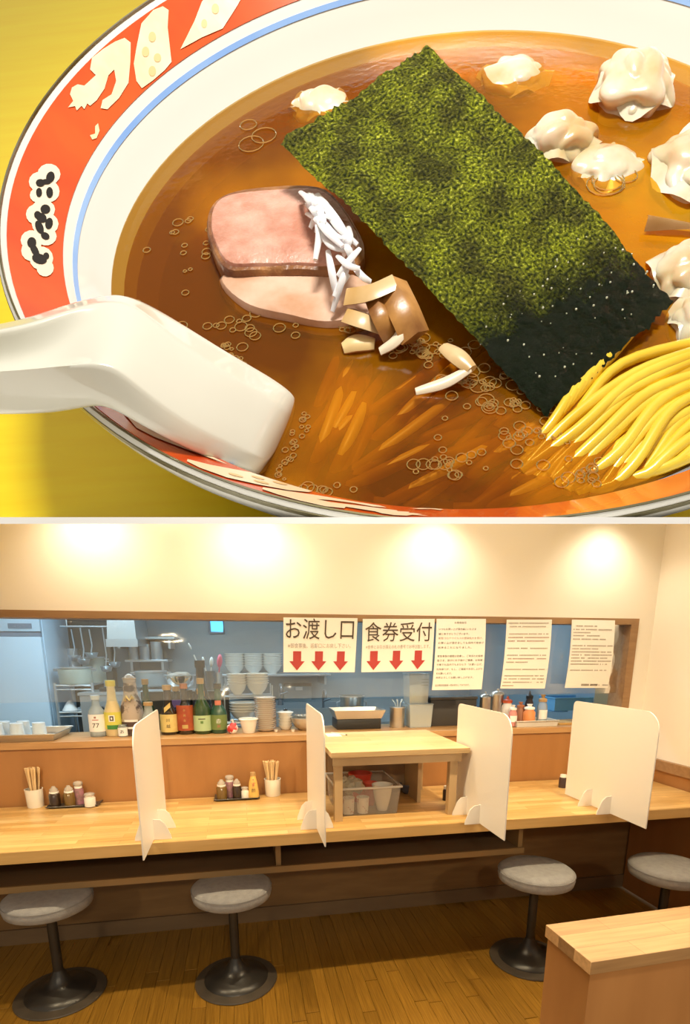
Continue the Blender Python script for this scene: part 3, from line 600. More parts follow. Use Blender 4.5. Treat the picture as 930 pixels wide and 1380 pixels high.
# wood panel, ledge, counter, under shelf, baseboard
struct(obj('trim_2', B(-3.2, XR, YP - .02, YW - .001, ZC - .03, ZL - .034), panelm, None, 20))['label'] = 'orange brown wood panel behind the counter'
struct(obj('trim_6', B(-3.2, XR, YP - .02, YW - .001, 0.085, ZC - .0301), mat('shade_painted_panel', (0.20, 0.11, 0.040), .5, var=(.24, .135, .05), scale=4, stretch=(1, 3, 6)), None, 20))['label'] = 'wood panel under the counter with its shade painted in as dark brown'  # under-counter shade painted in as a darker wood colour
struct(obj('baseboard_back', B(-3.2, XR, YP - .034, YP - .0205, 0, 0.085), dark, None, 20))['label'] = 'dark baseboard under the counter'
o = obj('serving_ledge', prism(bmesh.new(), [(-3.2, YP - .03), (XR - .004, YP - .03), (XR - .004, YW - .001), (WR - .001, YW - .001), (WR - .001, YW + .30), (-3.2, YW + .30)], ZL - .0315, ZL), ledgew, None, 30); tag(o, 'long wooden serving ledge under the window with bottles on it', 'ledge')
# right wall dado with cap
zc1 = at_x(887, 1022.5, XR).z; zc0 = at_x(887, 1036, XR).z
struct(obj('trim_3', B(XR - .02, XR - .001, 0.9, YP - .035, 0.0, zc0), panelm, None, 20))['label'] = 'orange wood panel on the side wall'
struct(obj('trim_4', B(XR - .03, XR - .001, 0.9, YP - .035, zc0, zc1), brown, None, 20))['label'] = 'brown cap rail on the side wall panel'
yf = 2.094
ct = thing('counter', 'long light wood block counter in front of the orange panel', 'counter', (0, 0, 0))
obj('countertop', B(-3.1, XR - .032, yf, YP - .036, ZC - .052, ZC, bev=.003), ctop, ct, 30)
obj('edge_strip', B(-3.1, XR - .032, yf - .004, yf - .0002, ZC - .050, ZC - .002), cedge, ct, 30)
zs = at_y(319, 1170, 2.32).z
xs1 = at_y(705, 1142, 2.30).x
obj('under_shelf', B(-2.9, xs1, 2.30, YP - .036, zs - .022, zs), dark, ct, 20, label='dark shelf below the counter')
obj('shelf_lip', B(-2.9, xs1, 2.287, 2.2995, zs - .024, zs + .006), mat('shelf_edge', (0.30, 0.18, 0.07), .5), ct, 20)
for x in (at_y(375, 1150, 2.31).x, xs1 - .012, -1.6):
    obj('shelf_support', B(x - .012, x + .012, 2.31, 2.75, zs, ZC - .0525), mat('shelf_edge', (0, 0, 0)), ct, 20)
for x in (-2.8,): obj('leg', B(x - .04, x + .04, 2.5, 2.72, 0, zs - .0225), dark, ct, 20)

# partitions
acr = mat('white_acrylic', (0.86, 0.82, 0.76), 0.35, trans=0.0, sss=0.0)
def partition(nbx, nby, fx, fy, topx, topy, label, feet):
    nb = at_z(nbx, nby, ZC + .004); X = nb.x; Yn = nb.y; Yf = at_x(fx, fy, X).y; zt = at_x(topx, topy, X).z
    t = thing('counter_partition', label, 'partition', (X, Yn, ZC))
    Lh, Hh = Yf - Yn, zt - ZC; pts = [(0, .004), (Lh, .004), (Lh, Hh - .025)]
    for k in range(1, 5): a = math.pi / 2 * k / 5; pts.append((Lh - .025 + .025 * math.cos(a), Hh - .025 + .025 * math.sin(a)))
    rr = .085; pts.append((Lh - .025, Hh)); pts.append((rr, Hh))
    for k in range(1, 8): a = math.pi / 2 + math.pi / 2 * k / 8; pts.append((rr + rr * math.cos(a), Hh - rr + rr * math.sin(a)))
    pts.append((0, Hh - rr))
    bm = bmesh.new(); a_ = [bm.verts.new((-.0025, y, z)) for y, z in pts]; b_ = [bm.verts.new((.0025, y, z)) for y, z in pts]
    bm.faces.new(a_); bm.faces.new(b_[::-1])
    for i in range(len(pts)): bm.faces.new((a_[i], a_[(i + 1) % len(pts)], b_[(i + 1) % len(pts)], b_[i]))
    obj('panel', bm, acr, t, 20)
    for fyv in feet:
        bm = bmesh.new(); pf = [(-.072, 0), (.072, 0), (.070, .015), (.050, .066), (.032, .084), (0, .088), (-.032, .084), (-.050, .066), (-.070, .015)]
        a_ = [bm.verts.new((x, fyv - .0025, z + .001)) for x, z in pf]; b_ = [bm.verts.new((x, fyv + .0025, z + .001)) for x, z in pf]
        bm.faces.new(a_); bm.faces.new(b_[::-1])
        for i in range(len(pf)): bm.faces.new((a_[i], a_[(i + 1) % len(pf)], b_[(i + 1) % len(pf)], b_[i]))
        obj('foot', bm, acr, t, 20)
    return t
partition(193.5, 1159.6, 222, 1075, 217.5, 952, 'white partition standing between the two chopstick cups', (0.23, 0.37))
partition(438.6, 1141.3, 415, 1065, 414, 948, 'white partition at the small table end with the paper slip', (0.23, 0.37))
partition(680, 1133, 612, 1080, 616, 947, 'white partition at the small table end toward the condiment tray', (0.23, 0.37))
partition(870.7, 1117, 763, 1060, 773, 944, 'white partition standing alone on the counter near the side wall', (0.23, 0.37))

# stools
fab = mat('grey_fabric', (0.29, 0.285, 0.285), 0.9, var=(0.34, 0.335, 0.335), scale=40, bump=0.25, bscale=260)
bsm = mat('black_metal', (0.020, 0.018, 0.016), 0.32, var=(0.03, 0.026, 0.022), scale=6)
bsm2 = mat('worn_metal', (0.06, 0.048, 0.035), 0.5, var=(0.085, 0.065, 0.045), scale=12)
def stool(loc, label, zs_=.495):
    t = thing('bar_stool', label, 'stool', loc, group='grey counter stools')
    seat_ = obj('seat', Lt([(0, zs_ - .070), (.160, zs_ - .070), (.173, zs_ - .062), (.178, zs_ - .040), (.175, zs_ - .015), (.160, zs_ - .003), (.10, zs_ + .003), (0, zs_ + .005)], 40), fab, t, 60)
    obj('seam', Lt([(.1765, zs_ - .022), (.1790, zs_ - .020), (.1780, zs_ - .017), (.1755, zs_ - .018), (.1765, zs_ - .022)], 40), mat('seam_grey', (.27, .265, .26), .9), seat_, 60)
    obj('seat_plate', Lt([(0, zs_ - .084), (.09, zs_ - .084), (.09, zs_ - .0705), (0, zs_ - .0705)], 24), bsm, t, 40)
    obj('pole', Lt([(0, .06), (.021, .06), (.021, zs_ - .0845), (0, zs_ - .0845)], 20), bsm, t, 40)
    base_ = obj('base', Lt([(0, 0), (.187, 0), (.190, .004), (.187, .009), (.150, .014), (0, .014)], 48), bsm2, t, 40)
    obj('base_dome', Lt([(.147, .0142), (.143, .021), (.118, .034), (.07, .050), (.045, .070), (.030, .10), (.0215, .12), (.0215, .0142), (.147, .0142)], 40), bsm, base_, 60)
    return t
s1 = at_z(83, 1338, 0); s2 = at_z(319, 1320, 0); s3 = at_z(712, 1292, 0); s4 = at_z(902, 1165, .49)
st = stool(s1, 'grey round stool below the counter tray of four shakers')
dup(st, s2, 'grey round stool below the counter tray with the yellow conical bottle')
dup(st, s3, 'grey round stool standing next to the low wooden divider')
dup(st, (s4.x, s4.y, 0), 'grey round stool behind the low wooden divider near the side wall')
# low divider at the right
a = at_z(797, 1297, .8); b = at_z(740, 1245.5, .8)
dv = thing('low_divider', 'low orange wood divider with a light block wood top', 'divider', (a.x, a.y, 0), math.radians(2.2))
obj('body', B(.006, 1.5, .006, b.y - a.y - .006, 0, .765), panelm, dv, 20)
obj('top_board', B(0, 1.51, 0, b.y - a.y, .7655, .80, bev=.002), block_wood('divider_block', (0.66, 0.40, 0.18), (0.46, 0.26, 0.11), .06, .3), dv, 20)

# ------------------------------------------------------------------ posters
paper = mat('white_paper', (0.86, 0.82, 0.76), 0.7)
inkb = mat('ink_brown', (0.07, 0.045, 0.03), 0.6); inkg = mat('ink_grey', (0.38, 0.33, 0.28), 0.6); red = mat('arrow_red', (0.43, 0.045, 0.04), 0.6); inkr = mat('ink_red', (0.34, 0.17, 0.13), .6)
YPO = YW - .03
def poster(tl, tr, br, bl, label, curl=0.0, vin_=True):
    """sheet hung at the window head; corner pixels; returns root, placing function"""
    P = [at_y(x, y, YPO) for x, y in (tl, tr, br, bl)]
    t = thing('paper_notice', label, 'notice', P[0])
    def uv(u, v, off=0.0):
        p = (P[0] * (1 - u) + P[1] * u) * (1 - v) + (P[3] * (1 - u) + P[2] * u) * v
        return p + Vector((0, -off - (curl + .1) * math.sin(v * 3.0) * .02, 0)) - P[0]
    bm = bmesh.new(); n = 12; g = [[bm.verts.new(uv(i / 4, j / n)) for i in range(5)] for j in range(n + 1)]
    for j in range(n):
        for i in range(4): bm.faces.new((g[j][i], g[j][i + 1], g[j + 1][i + 1], g[j + 1][i]))
    n2 = [[bm.verts.new(v_.co + Vector((0, .0015, 0))) for v_ in r_] for r_ in g]
    for j in range(n):
        for i in range(4): bm.faces.new((n2[j][i], n2[j + 1][i], n2[j + 1][i + 1], n2[j][i + 1]))
    obj('sheet', bm, paper, t, 40)
    return t, uv, (P[1] - P[0]).length, (P[3] - P[0]).length
def put_text(t, uv, wid, hei, body, u0, u1, v, size, m, name='print'):
    me = text_mesh(body, 1.0, 1, 'LEFT'); xs = [x.co.x for x in me.vertices]
    if not xs: return
    x0, x1 = min(xs), max(xs)
    for vtx in me.vertices:
        u = u0 + (vtx.co.x - x0) / (x1 - x0) * (u1 - u0); vv = v - vtx.co.y * size / hei
        vtx.co = uv(u, vv, .0018)
    obj_me(name, me, m, t, 0)
def arrow(t, uv, u, v0, v1, hw):
    bm = bmesh.new(); vm = v0 + (v1 - v0) * .52
    vs_ = [bm.verts.new(uv(*q, .0018)) for q in ((u - hw * .52, v0), (u + hw * .52, v0), (u + hw * .52, vm), (u + hw, vm), (u, v1), (u - hw, vm), (u - hw * .52, vm))]
    bm.faces.new(vs_); bmesh.ops.triangulate(bm, faces=bm.faces[:]); obj('arrow', bm, red, t, 0, label='red down arrow')
t, uv, w, h = poster((382, 832), (482, 833), (478, 906), (382, 906), 'white sign with three red down arrows and the larger hand-over lettering')
put_text(t, uv, w, h, 'お渡し口', .03, .955, .235, .112, inkb); put_text(t, uv, w, h, '※御食事後、返却口にお戻し下さい。', .06, .92, .515, .026, inkg)
for u in (.185, .485, .79): arrow(t, uv, u, .61, .965, .105)
t, uv, w, h = poster((489, 834), (586, 834), (582, 904), (487, 906), 'white sign with three red down arrows and the ticket reception lettering')
put_text(t, uv, w, h, '食券受付', .035, .965, .275, .108, inkb); put_text(t, uv, w, h, '※食券とお引き換えの札の番号でお呼び致します。', .05, .95, .53, .022, inkg)
for u in (.165, .48, .79): arrow(t, uv, u, .60, .965, .10)
t, uv, w, h = poster((588.5, 834), (655, 834), (649, 929), (582, 930), 'printed notice with large text beside the ticket reception sign', .5)
N3 = [('お客様各位', .36, .60, .055), ('いつもお買い上げ頂き誠にいたさま', .05, .80, .145), ('誠にありがとうございます。', .05, .66, .21), ('新型コロナウイルスの感染拡大を受け、', .05, .94, .27), ('お買い上げ頂きましても店内で飲食が', .05, .97, .335), ('出来ることになりました。', .05, .72, .40), ('緊急事態の期間は自粛し、ご来店のお客様', .05, .96, .52), ('皆さま、並びにお子様のご健康、お年寄', .05, .96, .58), ('り等でも店内でもおひとり「お買い上げ」', .05, .96, .64), ('お持帰りが、もし、ご家庭でお召し上がり', .05, .97, .705), ('をお願いします。', .05, .36, .765), ('何卒よろしくお願い申し上げます。', .05, .80, .825), ('店主敬白従業員一同お待ちしております。', .05, .74, .935)]
for s_, u0, u1, v in N3: put_text(t, uv, w, h, s_, u0, u1, v, .0125, inkr if '感染' in s_ else inkb)
def lines(t, uv, rows, size, seed):
    rr = random.Random(seed)                                    # print too small to read: rows of character-sized dabs
    for v, u0, u1, m in rows:
        bm = bmesh.new(); u = u0
        while u < u1:
            wd_ = rr.uniform(.014, .028)
            if rr.random() < .9:
                for dy in (-size * .5, size * .05):
                    q = [bm.verts.new(uv(a_, v + b_, .0018)) for a_, b_ in ((u, dy), (u + wd_, dy), (u + wd_, dy + size * .38), (u, dy + size * .38))]; bm.faces.new(q)
            u += wd_ + .006
        obj('print', bm, m, t, 0)
lt = mat('ink_light', (0.30, 0.24, 0.19), .6)
t, uv, w, h = poster((683, 835), (744, 835), (734, 928), (674, 928), 'narrow printed notice with reddish lines, hung over the clear curtain', .6)
lines(t, uv, [(.05, .04, .92, lt), (.10, .07, .85, lt), (.205, .06, .93, lt), (.255, .05, .93, inkr), (.305, .05, .84, inkr), (.41, .05, .93, lt), (.51, .05, .92, lt), (.56, .05, .92, inkr), (.61, .05, .5, lt), (.715, .05, .9, lt), (.81, .05, .92, lt), (.855, .05, .92, lt), (.905, .04, .92, lt), (.955, .03, .28, lt)], .016, 1)
t, uv, w, h = poster((771, 835), (829, 836), (819, 927), (761, 927), 'printed notice with grey lines and a signature row, nearest the side wall', .6)
lines(t, uv, [(.09, .06, .6, lt), (.14, .04, .94, lt), (.185, .04, .42, lt), (.23, .04, .66, lt), (.28, .04, .8, lt), (.375, .04, .95, lt), (.42, .04, .64, lt), (.465, .04, .95, lt), (.51, .04, .95, lt), (.555, .04, .88, lt), (.60, .04, .95, lt), (.645, .04, .86, lt), (.735, .05, .88, lt)], .016, 2)
lines(t, uv, [(.955, .36, .74, inkb)], .030, 4); lines(t, uv, [(.957, .76, .97, lt)], .016, 5)

# ------------------------------------------------------------------ things on the ledge
glassg = mat('green_glass', (0.025, 0.06, 0.018), 0.08, coat=.6); glassb = mat('brown_glass', (0.028, 0.016, 0.008), 0.08, coat=.6); glassd = mat('black_glass', (0.014, 0.014, 0.012), 0.08, coat=.6)
clearg = thin_clear('clear_glass', (0.85, 0.92, 0.94), 0.30, 0.16, 0.04)
def base_px(px, y, z=ZL): 
    p = at_y(px, 990, y); k = at_y(px, 980, y); 
    # x at the height z on plane y
    t_ = (z - k.z) / (p.z - k.z) if abs(p.z - k.z) > 1e-9 else 0
    return Vector((k.x + (p.x - k.x) * t_, y, z))
def bottle(px, y, top, wpx, label, glass, lab=None, cap=None, neck=.34, shoulder=.30, nr=.30, lab_h=(.14, .42), extra=None, tag_name='sake_bottle', group='bottles on the serving ledge'):
    b0 = base_px(px, y); s_ = mpp(b0); r = wpx / 2 * s_; h = at_y(px, top, y).z - ZL
    t = thing(tag_name, label, 'bottle', b0, group=group)
    zsld = h * (1 - neck - shoulder)
    obj('glass', Lt([(0, 0), (r * .9, 0), (r, .006), (r, zsld), (r * .93, zsld + h * shoulder * .3), (r * .62, zsld + h * shoulder * .7), (r * nr * 1.15, zsld + h * shoulder), (r * nr, h * .95), (r * nr * 1.2, h * .955), (r * nr * 1.2, h * .97), (0, h * .97)], 24), glass, t, 50)
    if cap: obj('cap', Lt([(0, h * .9), (r * nr * 1.3, h * .9), (r * nr * 1.3, h), (0, h)], 16), cap, t, 40)
    if lab:
        l0, l1 = lab_h; seg = 16; bm = bmesh.new(); g = []
        for i in range(seg + 1):
            a_ = math.radians(-90 - 75 + 150 * i / seg); g.append([bm.verts.new((math.cos(a_) * (r + .0012), math.sin(a_) * (r + .0012), z)) for z in (h * l0, h * l1)])
        for p, q in zip(g, g[1:]): bm.faces.new((p[0], q[0], q[1], p[1]))
        obj('paper_label', bm, lab, t, 60)
    return t, r, h
def lab_text(t, r, z, body, size, m, xs=1.0):
    me = text_mesh(body, size, xs)
    for v in me.vertices:
        a_ = -math.pi / 2 + v.co.x / r; v.co = Vector((math.cos(a_) * (r + .0022), math.sin(a_) * (r + .0022), z + v.co.y))
    obj_me('lettering', me, m, t, 0)
def lab_patch(t, r, z, w_, h_, m, name='label_patch', tilt=0, off=.0018):
    bm = bmesh.new(); n = 10; g = []
    for i in range(n + 1):
        x = -w_ / 2 + w_ * i / n; a_ = -math.pi / 2 + x / r
        g.append([bm.verts.new((math.cos(a_) * (r + off), math.sin(a_) * (r + off), z + y + tilt * x)) for y in (-h_ / 2, h_ / 2)])
    for p, q in zip(g, g[1:]): bm.faces.new((p[0], q[0], q[1], p[1]))
    obj(name, bm, m, t, 60)
lw = mat('label_white', (.85, .83, .80), .6); ly = mat('label_yellow', (.72, .55, .20), .6, var=(.62, .45, .14), scale=20); lr = mat('label_red', (.32, .05, .02), .5, var=(.45, .10, .03), scale=20); lg = mat('label_green', (.42, .55, .30), .6); ldg = mat('label_dark_green', (.16, .22, .06), .6)
gold = mat('gold_foil', (.65, .46, .16), .35, metal=.5); capb = mat('cap_tan', (.45, .28, .12), .5)
t, r, h = bottle(133.5, 2.93, 937, 21, 'clear bottle with a white label reading 77 next to the glass tray', thin_clear('clear_bottle', (.80, .88, .92), .35, .16), lw, mat('cap_clear', (.6, .68, .72), .3), .22, .22, .4, (.13, .55))
lab_text(t, r, h * .28, '77', .034, inkb); lab_patch(t, r, h * .42, .030, .004, mat('label_red2', (.5, .1, .1), .6)); lab_patch(t, r, h * .48, .010, .010, inkr)
t, r, h = bottle(155.5, 2.94, 917, 23, 'yellow cream bottle with a green banded label and yellow neck tie', mat('cream_bottle', (.72, .56, .28), .35, var=(.80, .66, .38), scale=9), mat('label_lemon', (.72, .64, .10), .6), mat('tie_yellow', (.75, .62, .10), .5), .30, .34, .42, (.14, .44))
lab_patch(t, r, h * .17, .056, .022, mat('band_green', (.06, .24, .05), .6)); lab_patch(t, r, h * .33, .030, .034, lw); lab_patch(t, r, h * .33, .018, .024, inkb, off=.0026); lab_patch(t, r, h * .33, .008, .012, lw, off=.0032)
t, r, h = bottle(181, 2.95, 911, 29, 'bottle wrapped in patterned cloth with a gold bow and clear top', mat('pattern_wrap', (.50, .40, .32), .6, var=(.10, .07, .06), scale=14, lo=.5, hi=.56), mat('label_maroon', (.09, .05, .04), .5), None, .18, .45, .5, (.02, .24))
lab_patch(t, r, h * .26, .07, .012, lw); lab_patch(t, r, h * .14, .045, .010, lw)
obj('clear_top', Lt([(.012, h * .82), (.030, h * .87), (.034, h * .93), (.026, h * .99), (.012, h * 1.03), (0, h * 1.04)], 14), thin_clear('cellophane', (.95, .88, .82), .4, .2), t, 60)
obj('bow', T([(-.022, -r * .8, h * .60), (-.012, -r * .95, h * .67), (.004, -r * .95, h * .60), (.014, -r * .9, h * .68), (.020, -r * .85, h * .62)], .009, 8), gold, t, 60)
bottle(201, 3.02, 915, 20, 'green bottle with a tan cap behind the wrapped bottle', glassg, None, capb, .34, .30, .34)
t, r, h = bottle(203, 2.88, 946, 22, 'short clear bottle with a cork coloured cap in front of the green one', clearg, None, capb, .25, .35, .42)
t, r, h = bottle(166.5, 2.885, 976, 12, 'tiny clear cup bottle with a white printed label in front of the wrapped bottle', clearg, lw, None, .1, .12, .8, (.1, .75)); lab_text(t, r, h * .42, 'あ', .022, inkb)
t, r, h = bottle(229.5, 2.93, 923, 23, 'brown bottle with a cream label and a slanted neck tag', glassb, ly, capb, .38, .22, .40, (.06, .42))
lab_text(t, r, h * .30, '川', .020, inkb); lab_text(t, r, h * .18, '越', .020, inkb); lab_patch(t, r * .95, h * .56, .032, .026, ly, 'neck_tag', .9, .003)
t, r, h = bottle(251.5, 2.93, 921, 22, 'brown bottle with a dark red and gold label', glassb, lr, mat('cap_red', (.40, .14, .06), .4), .36, .20, .36, (.08, .58))
lab_text(t, r, h * .48, '赤', .014, gold); lab_text(t, r, h * .38, '霧', .014, gold); lab_text(t, r, h * .28, '島', .014, gold); lab_patch(t, r, h * .16, .03, .02, gold)
t, r, h = bottle(274, 2.93, 914, 24, 'dark green bottle with a pale green label', glassg, lg, capb, .34, .26, .30, (.06, .34)); lab_patch(t, r, h * .28, .036, .005, inkb); lab_patch(t, r, h * .22, .014, .014, mat('ink_green', (.12, .22, .06), .6))
t, r, h = bottle(296, 2.93, 921, 22, 'green bottle with an olive label, red lettering and a salmon neck band', mat('green_glass_lit', (.03, .085, .05), .08, coat=.6), ldg, glassd, .38, .24, .36, (.08, .38)); lab_text(t, r, h * .25, '赤', .028, lw); lab_text(t, r, h * .15, '米', .022, mat('label_red2', (0, 0, 0))); lab_patch(t, r * .5, h * .62, .03, .026, mat('salmon_band', (.62, .20, .13), .5), 'neck_band', 0, .004)
t, r, h = bottle(274.5, 3.03, 890, 26, 'tallest dark bottle with an orange neck tag standing behind the pale green label', glassd, None, glassb, .36, .25, .40); lab_patch(t, r * .85, h * .56, .036, .03, mat('orange_tag', (.75, .36, .05), .5), 'neck_tag', -.4, .006)
bottle(241, 3.04, 925, 20, 'dark bottle with a purple ribbon behind the cream label bottle', glassd, mat('purple_ribbon', (.22, .15, .42), .5), capb, .36, .25, .36, (.55, .72))
bottle(258, 3.05, 930, 20, 'plain dark bottle half hidden behind the dark red label', glassd, None, glassd, .36, .25, .36)
# tray with upturned glasses
tl, trr = base_px(-14, 2.92), base_px(82, 2.92)
steel = mat('steel', (.62, .62, .60), .28, metal=.9, var=(.70, .70, .68), scale=6); steelc = mat('steel_kitchen', (.55, .60, .63), .3, metal=.8)
def tray(name, label, x0, x1, y0, y1, z, hh, m, flare=.012, rim=True):
    t = thing(name, label, 'tray', ((x0 + x1) / 2, (y0 + y1) / 2, z)); a_, b_ = (x1 - x0) / 2, (y1 - y0) / 2
    bm = bmesh.new(); L_ = []
    for (dx, zz) in ((-.0, 0), (flare, hh), (flare - .004, hh), (-.003, .003)):
        L_.append([bm.verts.new((sx * (a_ + dx), sy * (b_ + dx), zz)) for sx, sy in ((-1, -1), (1, -1), (1, 1), (-1, 1))])
    for p, q in zip(L_, L_[1:]):
        for i in range(4): bm.faces.new((p[i], p[(i + 1) % 4], q[(i + 1) % 4], q[i]))
    bm.faces.new(L_[0][::-1]); bm.faces.new(L_[-1]); obj('pan', bm, m, t, 20)
    if rim:
        a2, b2 = a_ + flare + .003, b_ + flare + .003
        obj('rim', T([(-a2, -b2, hh), (a2, -b2, hh), (a2, b2, hh), (-a2, b2, hh), (-a2, -b2, hh)], .003, 6), m, t, 60)
    return t
x1 = base_px(80, 2.90).x
tray('steel_tray', 'rectangular steel tray of upturned glasses at the ledge end', x1 - .62, x1, 2.80, 3.06, ZL + .001, .036, steel, .018)
frost = thin_clear('frosted_glass', (.84, .88, .90), .62, .12, .25)
def tumbler(loc, r, h, label, group, m=frost):
    t = thing('drinking_glass', label, 'glass', loc, group=group)
    obj('glass_body', Lt([(r, 0), (r * .84, h * .94), (r * .8, h), (0, h), (0, h - .005), (r * .76, h - .006), (r * .94, 0), (r, 0)], 20), m, t, 50); obj('foot_ring', Lt([(r * .84, h * .955), (r * .852, h * .95), (r * .83, h * .985), (r * .80, h * .995)], 20), m, t, 50); return t
tg = tumbler((x1 - .10, 2.93, ZL + .0045), .035, .075, 'upturned frosted glass in the steel tray on the ledge', 'upturned glasses in the steel tray')
for dx, dy in ((-.30, 0), (-.205, 0), (-.39, 0), (-.47, 0.0), (-.30, .09), (-.39, .09), (-.205, .085)): dup(tg, (x1 + dx, 2.93 + dy, ZL + .0045))
# cups, plates and small things on the ledge
wc = mat('white_ceramic', (.82, .79, .72), .25, coat=.3); wcb = mat('rim_brown', (.35, .16, .08), .4)
p = base_px(335.5, 2.90)
t = thing('ramekin', 'white tapered cup beside the plate stack on the ledge', 'cup', p); obj('cup_body', Lt([(0, 0), (.031, 0), (.033, .004), (.048, .068), (.050, .074), (.046, .074), (.031, .008), (0, .007)], 28), wc, t, 50); obj('rim', Lt([(.046, .074), (.053, .072), (.054, .077), (.050, .080), (.045, .078), (.046, .074)], 28), wc, t, 50)
p = base_px(358.5, 2.95); n = 17; top = at_y(358.5, 941, 2.95).z - ZL; dz = top / n
def plate(loc, r, h, label, group, rim_m=wcb, name='small_dish', cat='dish', seg=28):
    t = thing(name, label, cat, loc, group=group)
    obj('dish_body', Lt([(0, 0), (r * .55, 0), (r * .6, .002), (r * .95, h * .8), (r, h), (r * .97, h), (r * .58, .006), (0, .005)], seg), wc, t, 50)
    if rim_m: obj('rim_line', Lt([(r, h), (r * 1.005, h + .0012), (r * .965, h + .0012), (r * .97, h), (r, h)], seg), rim_m, t, 50)
    return t
d0 = plate(p, .060, .017, 'small white dish with a brown rim in the tall stack on the ledge', 'stacked small dishes on the ledge')
for k in range(1, n): dup(d0, (p.x + rp.uniform(-.001, .001), p.y, p.z + k * dz))
p = base_px(385, 2.98)
d1 = plate(p, .042, .03, 'small white bowl in the short stack beside the tall dish stack', 'short bowl stack on the ledge', None, 'small_bowl', 'bowl')
for k in range(1, 5): dup(d1, (p.x, p.y, p.z + k * .0165))
t = thing('lid', 'small white lid with a dark knob on the short bowl stack', 'lid', (p.x, p.y, p.z + 4 * .0165 + .031)); obj('lid_disc', Lt([(0, 0), (.046, 0), (.047, .004), (.03, .01), (0, .012)], 24), wc, t, 50); obj('knob', Lt([(0, .0125), (.012, .013), (.013, .02), (.006, .026), (0, .027)], 14), blk, t, 50)
p = base_px(410, 2.95)
t = thing('metal_bowl', 'steel mixing bowl holding white spoons on the ledge', 'bowl', p); obj('bowl_body', Lt([(0, 0), (.03, 0), (.055, .02), (.072, .055), (.075, .07), (.072, .07), (.052, .023), (.03, .004), (0, .004)], 28), steel, t, 60); obj('rim', Lt([(.072, .07), (.078, .069), (.078, .073), (.072, .073), (.072, .07)], 28), steel, t, 60)
for k in range(5):
    sp_ = thing('rice_spoon', 'white plastic spoon lying in the steel bowl', 'spoon', (p.x - .03 + k * .018, p.y, p.z + .072), group='white spoons in the steel bowl')
    obj('handle', T([(0, .05, .0), (-.01, 0, .012), (-.025, -.06, .022)], [.005, .005, .004], 8, flat=.5), wc, sp_, 60); obj('scoop', Lt([(0, -.004), (.010, -.001), (.014, .005), (.010, .004), (0, .0)], 14, cx=.002, cy=.058, sy=1.4), wc, sp_, 60)
p = base_px(314, 2.88); t = thing('candy_bag', 'small red and white wrapped packet beside the olive label bottle', 'packet', p)
bm = bmesh.new(); bmesh.ops.create_icosphere(bm, subdivisions=3, radius=.030)
for v in bm.verts: v.co = Vector((v.co.x, v.co.y * .8, v.co.z * 1.0 + .028)) * (1 + .22 * noise.noise(v.co * 60)); v.co.z = max(v.co.z, 0)
obj('wrapping', bm, mat('red_white_wrap', (.62, .05, .05), .35, var=(.85, .80, .78), scale=28, lo=.5, hi=.54), t, 60); obj('twist', T([(0, 0, .056), (.004, 0, .066), (-.004, 0, .076)], [.006, .003, .009], 8), lw, t, 60)
for px, yy in ((372, 2.90), (395, 2.89)):
    p = base_px(px, yy); t = thing('cream_pod', 'tiny white creamer pod on the ledge edge', 'pod', p, group='creamer pods on the ledge'); obj('pod_cup', Lt([(0, 0), (.008, 0), (.012, .014), (.0, .015)], 12), wc, t, 50); obj('pod_lid', Lt([(0, .0152), (.014, .0152), (.014, .0165), (0, .0165)], 12), steel, t, 40)
# second stack of bowls on a wire shelf behind the ledge, tall rack of bowls
wire = mat('wire', (.60, .66, .70), .3, metal=.8)
def stack(px, y, zbase, r, hb, n, dzs, label, group, prof='bowl'):
    q = at_y(px, 930, y); p = Vector((q.x, y, zbase))
    t = thing('soup_bowl', label, 'bowl', p, group=group)
    obj('bowl_body', Lt([(0, 0), (r * .42, 0), (r * .45, hb * .1), (r * .8, hb * .5), (r, hb), (r * .97, hb), (r * .76, hb * .52), (r * .4, hb * .16), (0, hb * .14)], 28), wc, t, 50); obj('rim', Lt([(r * .97, hb), (r * 1.06, hb - .001), (r * 1.07, hb + .004), (r * .97, hb + .005), (r * .97, hb)], 28), wc, t, 50)
    for k in range(1, n): dup(t, (p.x, p.y, p.z + k * dzs))
    return p
yk = 3.22
zsh = at_y(335, 936, yk).z; zsh2 = at_y(335, 971, yk).z
xa, xb = at_y(303, 940, yk).x, at_y(366, 940, yk).x
rk = thing('wire_shelf', 'small steel wire shelf of white bowls behind the ledge', 'shelf', (xa, yk, 0.85))
for z in (zsh - .85, zsh2 - .85):
    for k in range(7): obj('wire_bar', T([(0, -.09 + k * .03, z - .004), (xb - xa, -.09 + k * .03, z - .004)], .003, 6), wire, rk, 60)
for x in (0, xb - xa):
    for y in (-.095, .095): obj('post', T([(x, y, 0), (x, y, zsh - .85 + .06)], .004, 6), wire, rk, 60)
stack(320, yk, zsh, .056, .062, 5, .0145, 'narrow white bowl in the smaller stack on the wire shelf top', 'bowl stacks on the wire shelf top')
stack(347, yk, zsh, .066, .068, 5, .0135, 'wide white bowl in the stack beside the first one on the wire shelf', 'bowl stacks on the wire shelf top')
stack(327, yk, zsh2, .080, .060, 4, .016, 'white bowl in the low stack on the lower wire shelf', 'bowl stack on the lower wire shelf')
